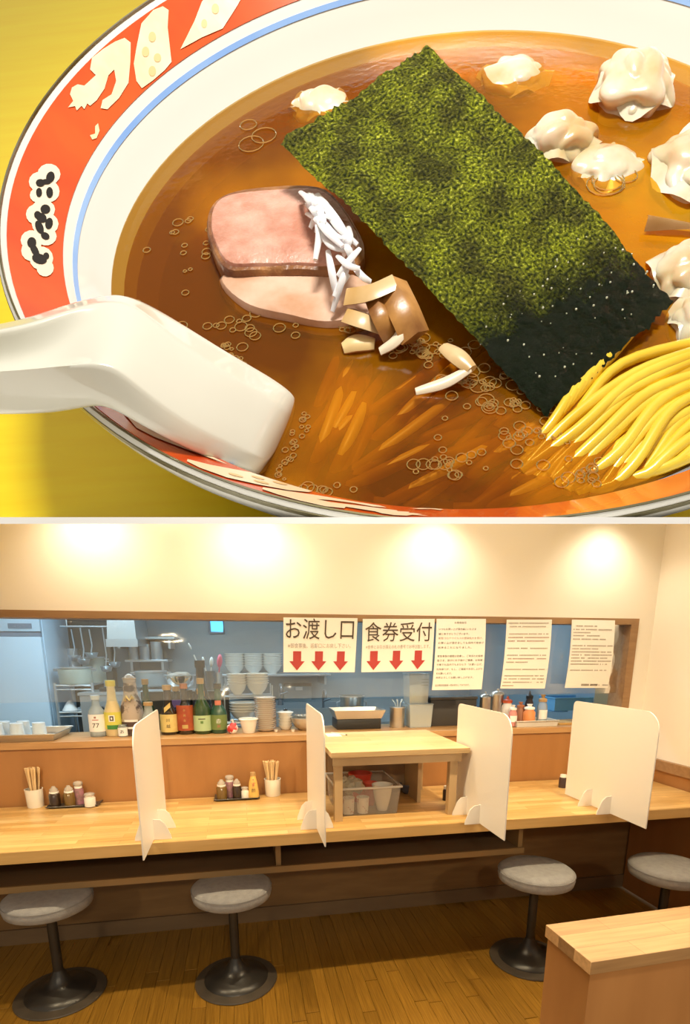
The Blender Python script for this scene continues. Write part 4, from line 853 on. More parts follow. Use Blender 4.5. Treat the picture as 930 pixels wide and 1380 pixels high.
# ------------------------------------------------------------------ right part of the ledge
def cyl_thing(name, label, cat, px, y, top, wpx, m, z=ZL, parts=None, rim=True, group=None):
    b0 = base_px(px, y, z); r = wpx / 2 * mpp(b0); h = at_y(px, top, y).z - z; t = thing(name, label, cat, b0, group=group)
    obj('body', Lt([(0, 0), (r * .97, 0), (r, .005), (r, h * .98), (r * 1.03, h), (r * .96, h), (r * .95, .008), (0, .008)], 28), m, t, 50)
    if rim: obj('rim', Lt([(r * .99, h), (r * 1.07, h - .002), (r * 1.07, h + .003), (r * .99, h + .004), (r * .99, h)], 28), m, t, 50)
    return t, r, h
t, r, h = cyl_thing('canister', 'steel canister with tongs behind the small table', 'canister', 535, 2.96, 953, 20, steel)
for k in range(3): obj('tongs', T([(-.01 + k * .012, 0, h * .4), (-.012 + k * .014, .0, h + .02), (-.03 + k * .03, .01, h + .045)], .004, 6), wire, t, 60)
pa, pb = base_px(453, 2.93), base_px(512, 2.93)
t = thing('warmer_tray', 'black based food warmer with a deep steel pan behind the small table', 'food warmer', ((pa.x + pb.x) / 2, 2.98, ZL))
hw = (pb.x - pa.x) / 2; zt_ = at_y(480, 969, 2.9).z - ZL; zt2 = at_y(480, 957, 2.9).z - ZL
obj('base', B(-hw, hw, -.08, .09, 0, zt_, bev=.006), mat('black_plastic', (.02, .02, .02), .4), t, 30)
bm = bmesh.new(); q = []
for e, z in ((.0, zt_ + .001), (.02, zt2), (.014, zt2), (-.004, zt_ + .008)): q.append([bm.verts.new((sx * (hw + e), sy * (.085 + e), z)) for sx, sy in ((-1, -1), (1, -1), (1, 1), (-1, 1))])
for a_, b_ in zip(q, q[1:]):
    for i in range(4): bm.faces.new((a_[i], a_[(i + 1) % 4], b_[(i + 1) % 4], b_[i]))
bm.faces.new(q[0][::-1]); bm.faces.new(q[-1]); obj('pan', bm, steel, t, 20)
zpot = at_y(474, 957, 3.2).z; 
t, r, h = cyl_thing('stock_pot', 'steel pot with side handles behind the food warmer', 'pot', 474, 3.25, 938, 31, steel, .851)
for s in (-1, 1): obj('handle', T([(s * r, 0, h * .7), (s * (r + .02), 0, h * .75), (s * (r + .02), .0, h * .9), (s * r, 0, h * .92)], .004, 6), wire, t, 60)
zm = at_y(560, 948, 2.97).z
pl = thin_clear('cloudy_plastic', (.84, .88, .88), .36, .1, .2)
def tub(name, label, px, y, z, top, wpx, m, fill=None, fh=.3, lid=True, depth=None):
    b0 = base_px(px, y, z); hw_ = wpx / 2 * mpp(b0); h = at_y(px, top, y).z - z; t = thing(name, label, 'container', b0); d = depth or hw_
    bm = bmesh.new(); q = []
    for e, zz in ((.9, 0), (1.0, h), (.97, h), (.87, .004)): q.append([bm.verts.new((sx * hw_ * e, sy * d * e, zz)) for sx, sy in ((-1, -1), (1, -1), (1, 1), (-1, 1))])
    for a_, b_ in zip(q, q[1:]):
        for i in range(4): bm.faces.new((a_[i], a_[(i + 1) % 4], b_[(i + 1) % 4], b_[i]))
    bm.faces.new(q[0][::-1]); bm.faces.new(q[-1]); obj('tub', bm, m, t, 20)
    obj('rim', T([(-hw_, -d, h), (hw_, -d, h), (hw_, d, h), (-hw_, d, h), (-hw_, -d, h)], .004, 6), m, t, 60)
    if fill: obj('contents', B(-hw_ * .85, hw_ * .85, -d * .85, d * .85, .005, h * fh), fill, t, 20)
    return t, hw_, h
tub('storage_tub', 'clear tub of yellow brown liquid under the measuring jug', 562, 2.97, ZL, 948, 32, pl, mat('broth_tub', (.45, .30, .10), .4, var=(.60, .44, .22), scale=12), .55)
t, hw_, h = tub('measuring_jug', 'clear measuring jug with yellow liquid stacked on the tub', 560, 2.97, zm + .005, 908, 28, pl, mat('yellow_liquid', (.55, .38, .05), .2), .30)
for k in range(3): obj('print_mark', B(hw_ * .2, hw_ * .85, -hw_ * 1.03, -hw_ * 1.02, h * (.62 + .1 * k), h * (.63 + .1 * k)), inkb, t, 0)
pa, pb = base_px(579, 2.95), base_px(640, 2.95); ht = at_y(600, 939, 2.95).z - ZL
t = thing('black_box', 'dark lidded box standing between the clear tub and domed canisters', 'box', ((pa.x + pb.x) / 2, 3.0, ZL)); obj('body', B(-(pb.x - pa.x) / 2, (pb.x - pa.x) / 2, -.06, .07, 0, ht * .9, bev=.004), mat('dark_box', (.05, .045, .04), .5), t, 30); obj('lid', B(-(pb.x - pa.x) / 2 - .004, (pb.x - pa.x) / 2 + .004, -.064, .074, ht * .9 + .0005, ht, bev=.003), mat('dark_lid', (.07, .065, .06), .4), t, 30)
for px, tp, w_ in ((652, 940, 15), (668, 936, 17)):
    t, r, h = cyl_thing('pepper_canister', 'shiny steel canister with a domed lid between dark box and condiments', 'canister', px, 2.97, tp, w_, steel, group='domed steel canisters'); obj('lid', Lt([(r * 1.05, h + .004), (r * .9, h + .014), (r * .4, h + .022), (r * .15, h + .024), (r * .2, h + .034), (0, h + .036)], 20), steel, t, 60)
bx0, bx1 = base_px(690, 2.86), base_px(743, 2.86)
tray('condiment_tray', 'pale shallow tray of sauce bottles on the ledge', bx0.x, bx1.x, 2.80, 2.95, ZL + .001, .034, mat('pale_tray', (.62, .58, .52), .5), .004)
def sauce(px, y, top, wpx, m, capm, label, tip=False, labm=None):
    z = ZL + .005; b0 = base_px(px, y, z); r = wpx / 2 * mpp(b0); h = at_y(px, top, y).z - z; t = thing('squeeze_bottle', label, 'bottle', b0)
    obj('body', Lt([(0, 0), (r, 0), (r, h * .62), (r * .7, h * .74), (r * .7, h * .76), (0, h * .76)], 20), m, t, 50)
    obj('cap', Lt([(0, h * .762), (r * .85, h * .762), (r * .85, h * .85), (r * .3, h * .9), (r * .12 if tip else r * .5, h), (0, h)], 16), capm, t, 40)
    if labm: lab_patch(t, r, h * .35, r * 2.2, h * .3, labm, 'paper_label')
cp = mat('squeeze_clear', (.78, .74, .70), .3)
sauce(682, 2.92, 938, 15, cp, mat('cap_orange', (.70, .12, .04), .4), 'pale squeeze bottle with an orange red cap in the condiment tray', True)
sauce(690, 2.84, 950, 11, mat('pink_sauce', (.62, .25, .22), .3), cp, 'small jar with pinkish contents in the condiment tray', False, lw)
sauce(711, 2.92, 931, 11, mat('dark_sauce', (.05, .03, .03), .3), mat('black_plastic', (0, 0, 0)), 'dark bottle with a black pump top in the condiment tray', True)
sauce(712, 2.84, 949, 16, mat('orange_sauce', (.66, .24, .08), .3), lw, 'jar of orange sauce with a white lid in the condiment tray', False, None)
sauce(729, 2.86, 936, 13, clearg, mat('cap_tan', (0, 0, 0)), 'clear bottle with a tan cap and white label in the condiment tray', False, lw)
sauce(700, 2.88, 946, 12, mat('jar_brown', (.30, .12, .06), .3), mat('cap_red', (0, 0, 0)), 'brown jar with a red lid in the condiment tray')
p = base_px(757, 2.90)
t = thing('cutting_board', 'thin pale board lying on the ledge end', 'board', p); obj('slab', B(-.05, .07, -.05, .07, 0, .012, bev=.002), ctop, t, 20)
# blue lid and blue crates in the kitchen on the right
bluep = mat('blue_plastic', (.16, .40, .66), .35)
q = at_y(750, 958, 3.35)
t = thing('blue_bowl', 'upturned light blue plastic bowl beyond the condiment tray', 'bowl', q); obj('shell', Lt([(.075, 0), (.07, .03), (.045, .058), (0, .066), (0, .062), (.044, .054), (.066, .03), (.071, 0), (.075, 0)], 28), bluep, t, 60); obj('foot_ring', Lt([(.03, .064), (.033, .068), (.028, .070), (.026, .066), (.03, .064)], 24), bluep, t, 60)
qa, qb = at_y(757, 958, 3.25), at_y(846, 958, 3.25)
t = thing('blue_crate', 'long light blue plastic crate at the end of the kitchen counter', 'crate', ((qa.x + qb.x) / 2 - .05, 3.36, qa.z + .0)); hw = (qb.x - qa.x) / 2
bm = bmesh.new(); box(bm, -hw, hw, -.1, -.092, 0, .085); box(bm, -hw, hw, .092, .1, 0, .085); box(bm, -hw, -hw + .008, -.092, .092, 0, .085); box(bm, hw - .008, hw, -.092, .092, 0, .085); box(bm, -hw + .008, hw - .008, -.092, .092, 0, .008); obj('walls', bm, bluep, t, 20)
obj('rim', T([(-hw, -.1, .085), (hw, -.1, .085), (hw, .1, .085), (-hw, .1, .085), (-hw, -.1, .085)], .006, 6), bluep, t, 60)

# ------------------------------------------------------------------ small table on the counter, bin
x0, x1 = .368, 1.008; y0, y1 = 2.168, 2.752; zt = ZL + .010
tb = thing('side_table', 'small light wood table standing on the counter against the ledge', 'table', (x0, y0, ZC))
h = zt - ZC
lwd = block_wood('table_block', (0.76, 0.56, 0.32), (0.68, 0.47, 0.24), .07, .5); lwm = mat('light_wood', (.48, .33, .17), .45, var=(.56, .40, .22), scale=4, stretch=(1, 1, .2))
obj('tabletop', B(0, x1 - x0, 0, y1 - y0, h - .025, h, bev=.002), lwd, tb, 20)
obj('apron', B(.012, x1 - x0 - .03, .02, .04, h - .065, h - .0255), lwm, tb, 20)
obj('apron', B(.012, x1 - x0 - .03, y1 - y0 - .04, y1 - y0 - .02, h - .065, h - .0255), lwm, tb, 20)
for lx in (.022, x1 - x0 - .075):
    for ly_ in (.042, y1 - y0 - .08): obj('leg', B(lx, lx + .036, ly_, ly_ + .036, .0, h - .0255), lwm, tb, 20)
obj('side_board', B(x1 - x0 - .15, x1 - x0 - .132, .27, y1 - y0 - .09, 0, h - .026), lwm, tb, 20)
obj('back_board', B(.062, x1 - x0 - .152, y1 - y0 - .10, y1 - y0 - .085, 0, h - .066), mat('back_board', (.30, .19, .10), .5), tb, 20)
p = at_z(450, 991, zt); o = tag(obj('paper_slip', B(-.04, .035, -.05, .05, .0, .002), paper, None, 0, loc=(p.x + .0, p.y, zt + .0005)), 'white paper slip lying on the small table', 'paper')
t = thing('pen', 'thin white pen on the small table beside the paper', 'pen', (p.x + .03, p.y + .02, zt + .003)); obj('barrel', T([(-.03, .05, 0.001), (.03, -.04, 0.001)], .003, 8), lw, t, 60); obj('tip', T([(.03, -.04, .001), (.036, -.049, .001)], [.003, .0008], 8), blk, t, 60)
# bin
bl_, br_ = at_z(458, 1101, ZC), at_z(537, 1098, ZC)
bin_m = thin_clear('bin_plastic', (.92, .91, .88), .13, .08, .15)
bw = (br_.x - bl_.x); bd = .30; bh = .135
t = thing('plastic_bin', 'clear plastic bin of cups and bowls under the small table', 'bin', (bl_.x + bw / 2, bl_.y + bd / 2 + .005, ZC))
bm = bmesh.new(); q = []
for e, zz in ((0, 0), (.012, bh), (.009, bh), (-.003, .004)): q.append([bm.verts.new((sx * (bw / 2 + e), sy * (bd / 2 + e), zz)) for sx, sy in ((-1, -1), (1, -1), (1, 1), (-1, 1))])
for a_, b_ in zip(q, q[1:]):
    for i in range(4): bm.faces.new((a_[i], a_[(i + 1) % 4], b_[(i + 1) % 4], b_[i]))
bm.faces.new(q[0][::-1]); bm.faces.new(q[-1]); obj('tub', bm, bin_m, t, 20)
e = .016; rimm = thin_clear('bin_rim', (.9, .88, .84), .55, .1, .2)
obj('rim', T([(-bw / 2 - e, -bd / 2 - e, bh), (bw / 2 + e, -bd / 2 - e, bh), (bw / 2 + e, bd / 2 + e, bh), (-bw / 2 - e, bd / 2 + e, bh), (-bw / 2 - e, -bd / 2 - e, bh)], .006, 8), rimm, t, 60)
bx, by = bl_.x + bw / 2, bl_.y + bd / 2; zb_ = ZC + .0045
pat = mat('cup_print', (.84, .80, .76), .4, var=(.55, .30, .30), scale=55, lo=.60, hi=.64)
def pcup(dx, dy, label):
    c_ = thing('paper_cup', label, 'cup', (bx + dx, by + dy, zb_), group='printed cups in the bin'); obj('cup_body', Lt([(0, 0), (.026, 0), (.029, .075), (.027, .075), (.024, .004), (0, .004)], 20), pat, c_, 50); obj('rim', Lt([(.027, .075), (.0305, .074), (.0305, .077), (.027, .077), (.027, .075)], 20), lw, c_, 50)
pcup(-bw / 2 + .048, -bd / 2 + .036, 'white printed cup inside the clear bin'); pcup(-bw / 2 + .118, -bd / 2 + .036, 'white printed cup inside the clear bin')
def dish(dx, dy, z, r, h, m, label):
    c_ = thing('plastic_bowl', label, 'bowl', (bx + dx, by + dy, z)); obj('bowl_body', Lt([(0, 0), (r * .5, 0), (r * .8, h * .5), (r, h), (r * .95, h), (r * .75, h * .5), (r * .45, .004), (0, .004)], 28), m, c_, 50); obj('rim', Lt([(r * .95, h), (r * 1.03, h - .001), (r * 1.03, h + .003), (r * .95, h + .003), (r * .95, h)], 28), m, c_, 50)
dish(bw / 2 - .058, -bd / 2 + .062, zb_, .050, .125, wc, 'deep white bowl standing in the clear bin')
redp = mat('red_plastic', (.55, .06, .03), .35)
dish(.010, .085, zb_, .060, .145, redp, 'red bowl behind the white bowl in the clear bin'); dish(.045, .0, zb_ + .0, .035, .115, mat('red_plastic2', (.62, .10, .06), .35), 'smaller orange red cup between the white and red bowls')
for k, (dx, dy) in enumerate(((-.07, -.04), (-.085, .02), (-.03, -.03), (-.045, .04))):
    bm = bmesh.new(); bmesh.ops.create_icosphere(bm, subdivisions=3, radius=.034)
    for v in bm.verts: v.co *= 1 + .35 * noise.noise(v.co * 60 + Vector((k, 0, 0)))
    o = obj('crumpled_wrap', bm, thin_clear('crumpled_film', (.86, .82, .66), .45, .2, .1), None, 30, loc=(bx + dx, by + dy, ZC + .115)); tag(o, 'crumpled clear film packet heaped in the bin above the cups', 'packet', 'film packets in the bin')
p = at_z(552, 1071, ZC); t = thing('dark_bowl', 'small dark blue bowl on the counter under the small table', 'bowl', (p.x, p.y + .03, ZC)); obj('bowl_body', Lt([(0, 0), (.025, 0), (.04, .02), (.046, .052), (.043, .052), (.036, .02), (0, .005)], 24), mat('navy_glass', (.08, .08, .10), .15), t, 60); obj('rim', Lt([(.043, .052), (.048, .051), (.048, .055), (.043, .055), (.043, .052)], 24), mat('navy_rim', (.14, .14, .18), .2), t, 60)
for px, py, lb in ((602, 1078, 'small dark shaker behind the small table leg'), (758, 1061, 'small dark shaker behind the partition near the side wall')):
    p = at_z(px, py, ZC); t = thing('sauce_shaker', lb, 'shaker', (p.x, p.y, ZC)); obj('body', Lt([(0, 0), (.022, 0), (.022, .05), (.018, .06), (0, .06)], 18), mat('dark_sauce', (0, 0, 0)), t, 50); obj('cap', Lt([(0, .0602), (.019, .0602), (.017, .075), (0, .077)], 18), wc, t, 50)

# ------------------------------------------------------------------ condiments on the counter
soy = mat('soy_bottle', (.035, .018, .010), .15, coat=.4); wood = mat('chopstick_wood', (.66, .46, .24), .5, var=(.74, .55, .31), scale=9, obj_rand=.12)
def chop_cup(px, py, label):
    p = at_z(px, py, ZC); t = thing('chopstick_cup', label, 'cup', p); s_ = mpp(p); r, h = 10.5 * s_, .090
    obj('cup_body', Lt([(0, 0), (r * .92, 0), (r * .95, .003), (r * 1.04, h), (r * .98, h), (r * .88, .005), (0, .005)], 28), wc, t, 50); obj('rim', Lt([(r * .98, h), (r * 1.07, h - .001), (r * 1.07, h + .002), (r * .98, h + .002), (r * .98, h)], 28), wc, t, 50)
    rr = random.Random(int(px)); me = None
    for k in range(24):
        a_ = rr.uniform(0, 6.28); q_ = rr.uniform(.15, .8) * r; b_ = Vector((math.cos(a_) * q_ * .6, math.sin(a_) * q_ * .6, .008)); c_ = Vector((math.cos(a_ + .2) * q_ * 1.75, math.sin(a_ + .2) * q_ * 1.3, .195 + rr.uniform(-.008, .006)))
        d = c_ - b_
        if me is None: o = obj('chopstick', T([(0, 0, 0), (0, 0, d.length)], [.0030, .0052], 6), wood, None, 30); me = o.data
        else: o = obj_me('chopstick', me, wood, None, 0)
        o.location = p + b_; o.rotation_euler = d.to_track_quat('Z', 'Y').to_euler(); tag(o, 'pale wooden chopstick standing in the ' + ('cup near the soy bottles' if px < 200 else 'cup near the yellow conical bottle'), 'chopstick', 'chopsticks in the cup at ' + ('the soy bottles' if px < 200 else 'the yellow bottle'))
chop_cup(48.5, 1087, 'white cup of chopsticks beside the tray with four shakers')
chop_cup(368, 1071.5, 'white cup of chopsticks beside the tray with the yellow conical bottle')
def ctray(x0_, x1_, py, yd, label):
    a_, b_ = at_z(x0_, py, ZC), at_z(x1_, py - (x1_ - x0_) * .06, ZC); return tray('sauce_tray', label, a_.x + .012, b_.x - .012, a_.y, a_.y + yd, ZC + .001, .008, mat('tray_dark', (.10, .09, .08), .3, metal=.5), .008)
ctray(63, 134, 1090, .10, 'dark shallow tray holding four shakers and a soy bottle'); ctray(289, 350, 1080, .10, 'dark shallow tray of shakers with the yellow conical bottle')
def shaker(px, py, h, wpx, m, capm, label, name='sauce_bottle', dome=False, neck=.6, clear=False):
    p = at_z(px, py, ZC + .0045); r = wpx / 2 * mpp(p); t = thing(name, label, 'bottle', p)
    obj('body', Lt([(0, 0), (r, 0), (r, h * .62), (r * .78, h * .70), (0, h * .70)], 20), m, t, 50)
    obj('collar', Lt([(0, h * .702), (r * .82, h * .702), (r * .82, h * .78), (0, h * .78)], 20), lw, t, 40)
    if dome: obj('cap', Lt([(r * .6, h * .782), (r * .98, h * .84), (r * 1.0, h * .9), (r * .8, h * .97), (0, h)], 20), capm, t, 60)
    else: obj('cap', Lt([(r * .7, h * .782), (r * .75, h * .9), (r * .4, h * .98), (r * .3, h * 1.05), (0, h * 1.06)], 20), capm, t, 60)
    return t, r
cg = thin_clear('shaker_clear', (.80, .74, .66), .4, .15, .1)
oil = mat('oil_bottle', (.16, .09, .02), .15, coat=.4); pep = mat('pepper', (.20, .12, .10), .5, var=(.40, .16, .22), scale=40); salt = mat('salt', (.76, .72, .66), .5)
shaker(75, 1086, .095, 14, soy, cg, 'dark soy bottle in the tray without a yellow bottle'); shaker(95, 1085.5, .098, 14, oil, cg, 'brown vinegar bottle in the tray without a yellow bottle')
shaker(108, 1083, .118, 12, pep, cg, 'pepper shaker with a round clear top beside the brown vinegar bottle', 'pepper_shaker', True); t, r = shaker(122, 1086, .068, 14, salt, cg, 'short white spice jar at the tray end, beside the pepper shaker', 'spice_jar', True)
shaker(299.5, 1076.5, .098, 14, oil, cg, 'yellow brown oil bottle at the tray end opposite the yellow conical bottle'); shaker(310.5, 1073.5, .118, 12, pep, cg, 'pepper shaker with a round clear top in the yellow bottle tray', 'pepper_shaker', True)
shaker(320, 1075.5, .098, 12, soy, cg, 'dark soy bottle in the tray with the yellow conical bottle'); shaker(330.5, 1075.5, .062, 10, salt, cg, 'small white spice jar beside the yellow conical bottle', 'spice_jar', True)
p = at_z(342, 1074.5, ZC + .0045); t = thing('vinegar_bottle', 'yellow conical bottle with red and black lettering on the counter tray', 'bottle', p); r = 7.4 * mpp(p)
yb = mat('yellow_bottle', (.72, .45, .12), .35); obj('body', Lt([(0, 0), (r, 0), (r * .98, .03), (r * .72, .085), (r * .42, .118), (0, .118)], 24), yb, t, 60); obj('cap', Lt([(0, .1182), (r * .5, .1182), (r * .48, .135), (0, .136)], 18), capb, t, 50)
lab_text(t, r * .96, .074, 'す', .028, mat('label_red2', (0, 0, 0))); lab_text(t, r * .99, .044, '酢', .022, inkb); lab_text(t, r * .97, .100, '・', .03, mat('label_red2', (0, 0, 0)))

# ================================================================== KITCHEN beyond the window
fw_m = mat('fridge_white', (.52, .66, .78), .35); fgr = mat('fridge_grey', (.20, .24, .30), .4)
yf_ = 4.3; fx1 = at_y(61, 900, yf_).x; zf = lambda y_: at_y(30, y_, yf_).z
t = thing('refrigerator', 'tall pale blue refrigerator with a dark display in the kitchen', 'refrigerator', (fx1 - .35, yf_ + .3, 0))
obj('cabinet', B(-.35, .35, -.25, .35, 0.05, 1.98, bev=.006), fw_m, t, 30); obj('door', B(-.345, .345, -.30, -.2505, .12, zf(858), bev=.008), fw_m, t, 30)
obj('top_panel', B(-.345, .345, -.29, -.2505, zf(851), 1.96, bev=.005), fw_m, t, 30)
dxa, dxb = at_y(10, 843, yf_).x - (fx1 - .35), at_y(42, 843, yf_).x - (fx1 - .35); obj('display', B(dxa, dxb, -.294, -.2905, zf(847), zf(840)), fgr, t, 0); obj('gap_strip', B(-.34, .34, -.28, -.2505, zf(858) + .002, zf(851) - .002), fgr, t, 0)
def wall_shelf(px0, px1, py, y, depth, label):
    a_, b_ = at_y(px0, py, y), at_y(px1, py, y); o = thing('wall_shelf', label, 'shelf', (a_.x, y, a_.z)); obj('board', B(0, b_.x - a_.x, 0, depth, -.02, 0, bev=.003), steelc, o, 20)
    for x in (.05, b_.x - a_.x - .05): obj('bracket', B(x - .01, x + .01, .02, depth, -.10, -.0205), steelc, o, 20)
    return a_, b_
# steel rack with pots
yr = 4.3; xa, xb = at_y(76, 940, yr).x, at_y(126, 940, yr).x; zr = [at_y(100, y_, yr).z for y_ in (924, 960)]
rk = thing('steel_rack', 'chrome wire rack of pots beside the refrigerator', 'rack', (xa, yr, 0))
for z in zr + [.25]:
    obj('front_rail', T([(0, 0, z), (xb - xa, 0, z)], .008, 6), wire, rk, 60); obj('front_rail', T([(0, 0, z - .03), (xb - xa, 0, z - .03)], .006, 6), wire, rk, 60)
    for k in range(9): obj('wire_bar', T([((xb - xa) * k / 8, 0, z), ((xb - xa) * k / 8, .4, z)], .004, 5), wire, rk, 60)
for x in (0, xb - xa):
    for y in (0, .4): obj('post', T([(x, y, 0), (x, y, zr[0] + .02)], .012, 8), wire, rk, 60)
def pot(px, y, z, top, wpx, m, label, name='cooking_pot', handles=True, lid=False):
    b0 = base_px(px, y, z); r = wpx / 2 * mpp(b0); h = at_y(px, top, y).z - z; t = thing(name, label, 'pot', b0)
    obj('body', Lt([(0, 0), (r * .96, 0), (r, .012), (r, h), (r * .96, h), (r * .95, .015), (0, .012)], 28), m, t, 50); obj('rim', Lt([(r * .98, h), (r * 1.05, h - .003), (r * 1.05, h + .006), (r * .98, h + .006), (r * .98, h)], 28), wire, t, 50)
    if handles:
        for s in (-1, 1): obj('handle', T([(s * r, 0, h * .82), (s * (r + .035), 0, h * .85), (s * (r + .035), 0, h * .93), (s * r, 0, h * .95)], .006, 6), wire, t, 60)
    return t
potc = mat('pot_cream', (.50, .54, .48), .4, var=(.42, .44, .36), scale=5)
pot(103, 4.40, zr[0] + .009, 900, 41, potc, 'wide pale cooking pot on the chrome rack'); pot(129, 4.75, zr[0] + .0, 886, 28, potc, 'tall pale stock pot behind the wide pot'); s4a, s4b = wall_shelf(84, 118, 899, 4.78, .27, 'short steel wall shelf above the wide pot')
pot(99, 4.92, s4a.z + .001, 875, 19, steelc, 'narrow steel pot stacked high behind the wide pot', handles=False)
# worktop and back shelf run
zw = .88
o = thing('kitchen_worktop', 'long steel kitchen worktop along the back wall', 'worktop', (0.2, 4.95, 0)); obj('slab', B(-1.35, 2.1, -.28, .328, zw - .04, zw, bev=.004), steelc, o, 20); obj('splash_back', B(-1.35, 2.1, .33, .345, zw, zw + .16), steelc, o, 20)
for x in (-1.3, -.3, .8, 2.05): obj('leg', B(x - .02, x + .02, -.27, -.23, 0, zw - .041), steelc, o, 20)
o = thing('hatch_worktop', 'steel worktop just behind the serving ledge', 'worktop', (0, 3.35, 0)); obj('slab', B(-1.8, 2.3, -.24, .24, .81, .85, bev=.004), steelc, o, 20)
for x in (-1.7, 0, 2.2): obj('leg', B(x - .02, x + .02, .18, .22, 0, .809), steelc, o, 20)
s1a, s1b = wall_shelf(168, 226, 889, 4.9, .35, 'steel wall shelf of small pots in the kitchen'); s2a, s2b = wall_shelf(296, 446, 909, 4.85, .40, 'long steel wall shelf of stacked soup bowls')
s3a, s3b = wall_shelf(150, 235, 858, 4.95, .35, 'upper steel shelf below the kitchen ceiling')
for px, tp, w_, lb in ((181, 868, 13, 'small steel pot at the end of the wall shelf'), (196, 869, 14, 'small steel pot in the middle of the wall shelf'), (212, 866, 15, 'larger steel pot at the far end of the wall shelf')): pot(px, 5.0, s1a.z + .001, tp, w_, steelc, lb, 'steel_pot', False)
for px, w_ in ((318, 24), (343, 24), (368, 24)):
    stack(px, 5.0, s2a.z + .001, w_ / 2 * .00735, .075, 6, .021, 'white soup bowl stacked on the long wall shelf', 'bowl stacks on the long wall shelf')
# hanging ladles, pans
for k, (px, py, ln) in enumerate(((96, 848, .2), (108, 846, .24), (120, 848, .18), (138, 846, .3), (150, 847, .26))):
    a_ = at_y(px, py, 4.6); t = thing('ladle', 'steel ladle hanging under the hood above the chrome rack', 'ladle', (a_.x, 4.6, a_.z), group='ladles hanging under the hood')
    obj('handle', T([(0, 0, .0), (.01, 0, -ln * .7), (.0, -.01, -ln)], .006, 6), wire, t, 60); obj('scoop', Lt([(0, -ln - .05), (.035, -ln - .04), (.05, -ln), (.046, -ln), (.03, -ln - .034), (0, -ln - .044)], 18), wire, t, 60)
hb = at_y(80, 846, 4.58); t = thing('utensil_rail', 'steel rail with hanging ladles', 'rail', (hb.x, 4.6, hb.z + .012)); obj('bar', T([(0, 0, 0), (at_y(160, 846, 4.6).x - hb.x, 0, 0)], .008, 8), wire, t, 60); obj('hanger', T([(.05, 0, .0), (.05, 0, 2.415 - hb.z - .012)], .005, 6), wire, t, 60)
# strainers on the rack
for px, py, w_, lb in ((95, 955, 20, 'white funnel lying on the lower chrome rack shelf'), (115, 957, 18, 'small steel strainer on the lower chrome rack shelf')):
    b0 = base_px(px, 4.4, zr[1] + .006); r = w_ / 2 * mpp(b0); t = thing('strainer', lb, 'strainer', b0); obj('cone', Lt([(r, 0), (r * .5, r * .9), (r * .12, r * 1.3), (r * .08, r * 1.3), (r * .45, r * .85), (r * .94, 0), (r, 0)], 20), steelc if 'steel' in lb else lw, t, 50); obj('handle', T([(r * .9, 0, .01), (r * 1.6, -.02, .03)], .006, 6), wire, t, 60)
# colander bowl with wrapped contents, utensil pots, kettle shelf behind the bottles
yb_ = 3.3; q = base_px(251, yb_, .85); zc_ = at_y(251, 930, yb_).z; r = 19 * mpp(q)
cb = thing('step_riser', 'dark raised shelf behind the bottles', 'shelf', (q.x, yb_, .85)); obj('box', B(-.22, .28, -.08, .12, 0, zc_ - .85 - .003, bev=.004), mat('dark_box', (0, 0, 0)), cb, 20); obj('top_plate', B(-.225, .285, -.085, .125, zc_ - .8525, zc_ - .85), steelc, cb, 20)
t = thing('colander', 'round steel bowl with brown paper inside, above the bottles', 'bowl', (q.x, yb_, zc_)); obj('bowl_body', Lt([(0, 0), (r * .45, 0), (r * .8, r * .35), (r, r * .85), (r * 1.02, r * 1.0), (r * .97, r), (r * .76, r * .38), (r * .4, .006), (0, .006)], 32), mat('bright_steel', (.75, .78, .80), .12, metal=1), t, 60)
obj('rim', Lt([(r * .97, r), (r * 1.08, r * .98), (r * 1.08, r * 1.04), (r * .97, r * 1.05), (r * .97, r)], 32), wire, t, 60)
bm = bmesh.new(); bmesh.ops.create_icosphere(bm, subdivisions=3, radius=r * .8)
for v in bm.verts: v.co = v.co * (1 + .25 * noise.noise(v.co * 25)); v.co.z = v.co.z * .35 + r * .95
o = obj('paper_bundle', bm, mat('brown_paper', (.32, .27, .22), .7), None, 40, loc=(q.x, yb_, zc_)); tag(o, 'crumpled grey brown paper heaped in the round steel bowl', 'paper')
def utensil_pot(px, y, wpx, top, label, m):
    b0 = base_px(px, y, zc_); r_ = wpx / 2 * mpp(b0); h_ = at_y(px, top, y).z - zc_; t = thing('utensil_jar', label, 'jar', b0); obj('body', Lt([(0, 0), (r_, 0), (r_, h_), (r_ * .94, h_), (r_ * .94, .004), (0, .004)], 20), m, t, 50); obj('rim', Lt([(r_ * .94, h_), (r_ * 1.06, h_), (r_ * 1.06, h_ + .004), (r_ * .94, h_ + .004), (r_ * .94, h_)], 20), m, t, 50); return b0, h_
b1, h1 = utensil_pot(284, 3.28, 13, 905, 'dark utensil jar with white spatulas', mat('dark_steel', (.18, .20, .22), .3, metal=.6)); b2, h2 = utensil_pot(294, 3.34, 12, 907, 'pale utensil jar with the pink ladle', steelc)
def utensil(b0, h_, px, py, y, kind, m, label, hw_=.018):
    tip = at_y(px, py, y) - b0; t = thing('kitchen_utensil', label, 'utensil', b0 + Vector((0, 0, .006)))
    tip.z -= .006; d = tip.normalized(); base = Vector((tip.x * .1, tip.y * .1, .004))
    obj('handle', T([base, tip * .8 + base * .2], .004, 6), m, t, 60)
    bm = bmesh.new(); bmesh.ops.create_icosphere(bm, subdivisions=2, radius=1)
    for v in bm.verts: v.co = Vector((v.co.x * hw_, v.co.y * hw_ * .5, v.co.z * hw_ * (1.9 if kind == 'spatula' else 1.25)))
    bmesh.ops.rotate(bm, verts=bm.verts, matrix=d.to_track_quat('Z', 'Y').to_matrix()); bmesh.ops.translate(bm, verts=bm.verts, vec=tip); obj('head', bm, m, t, 60)
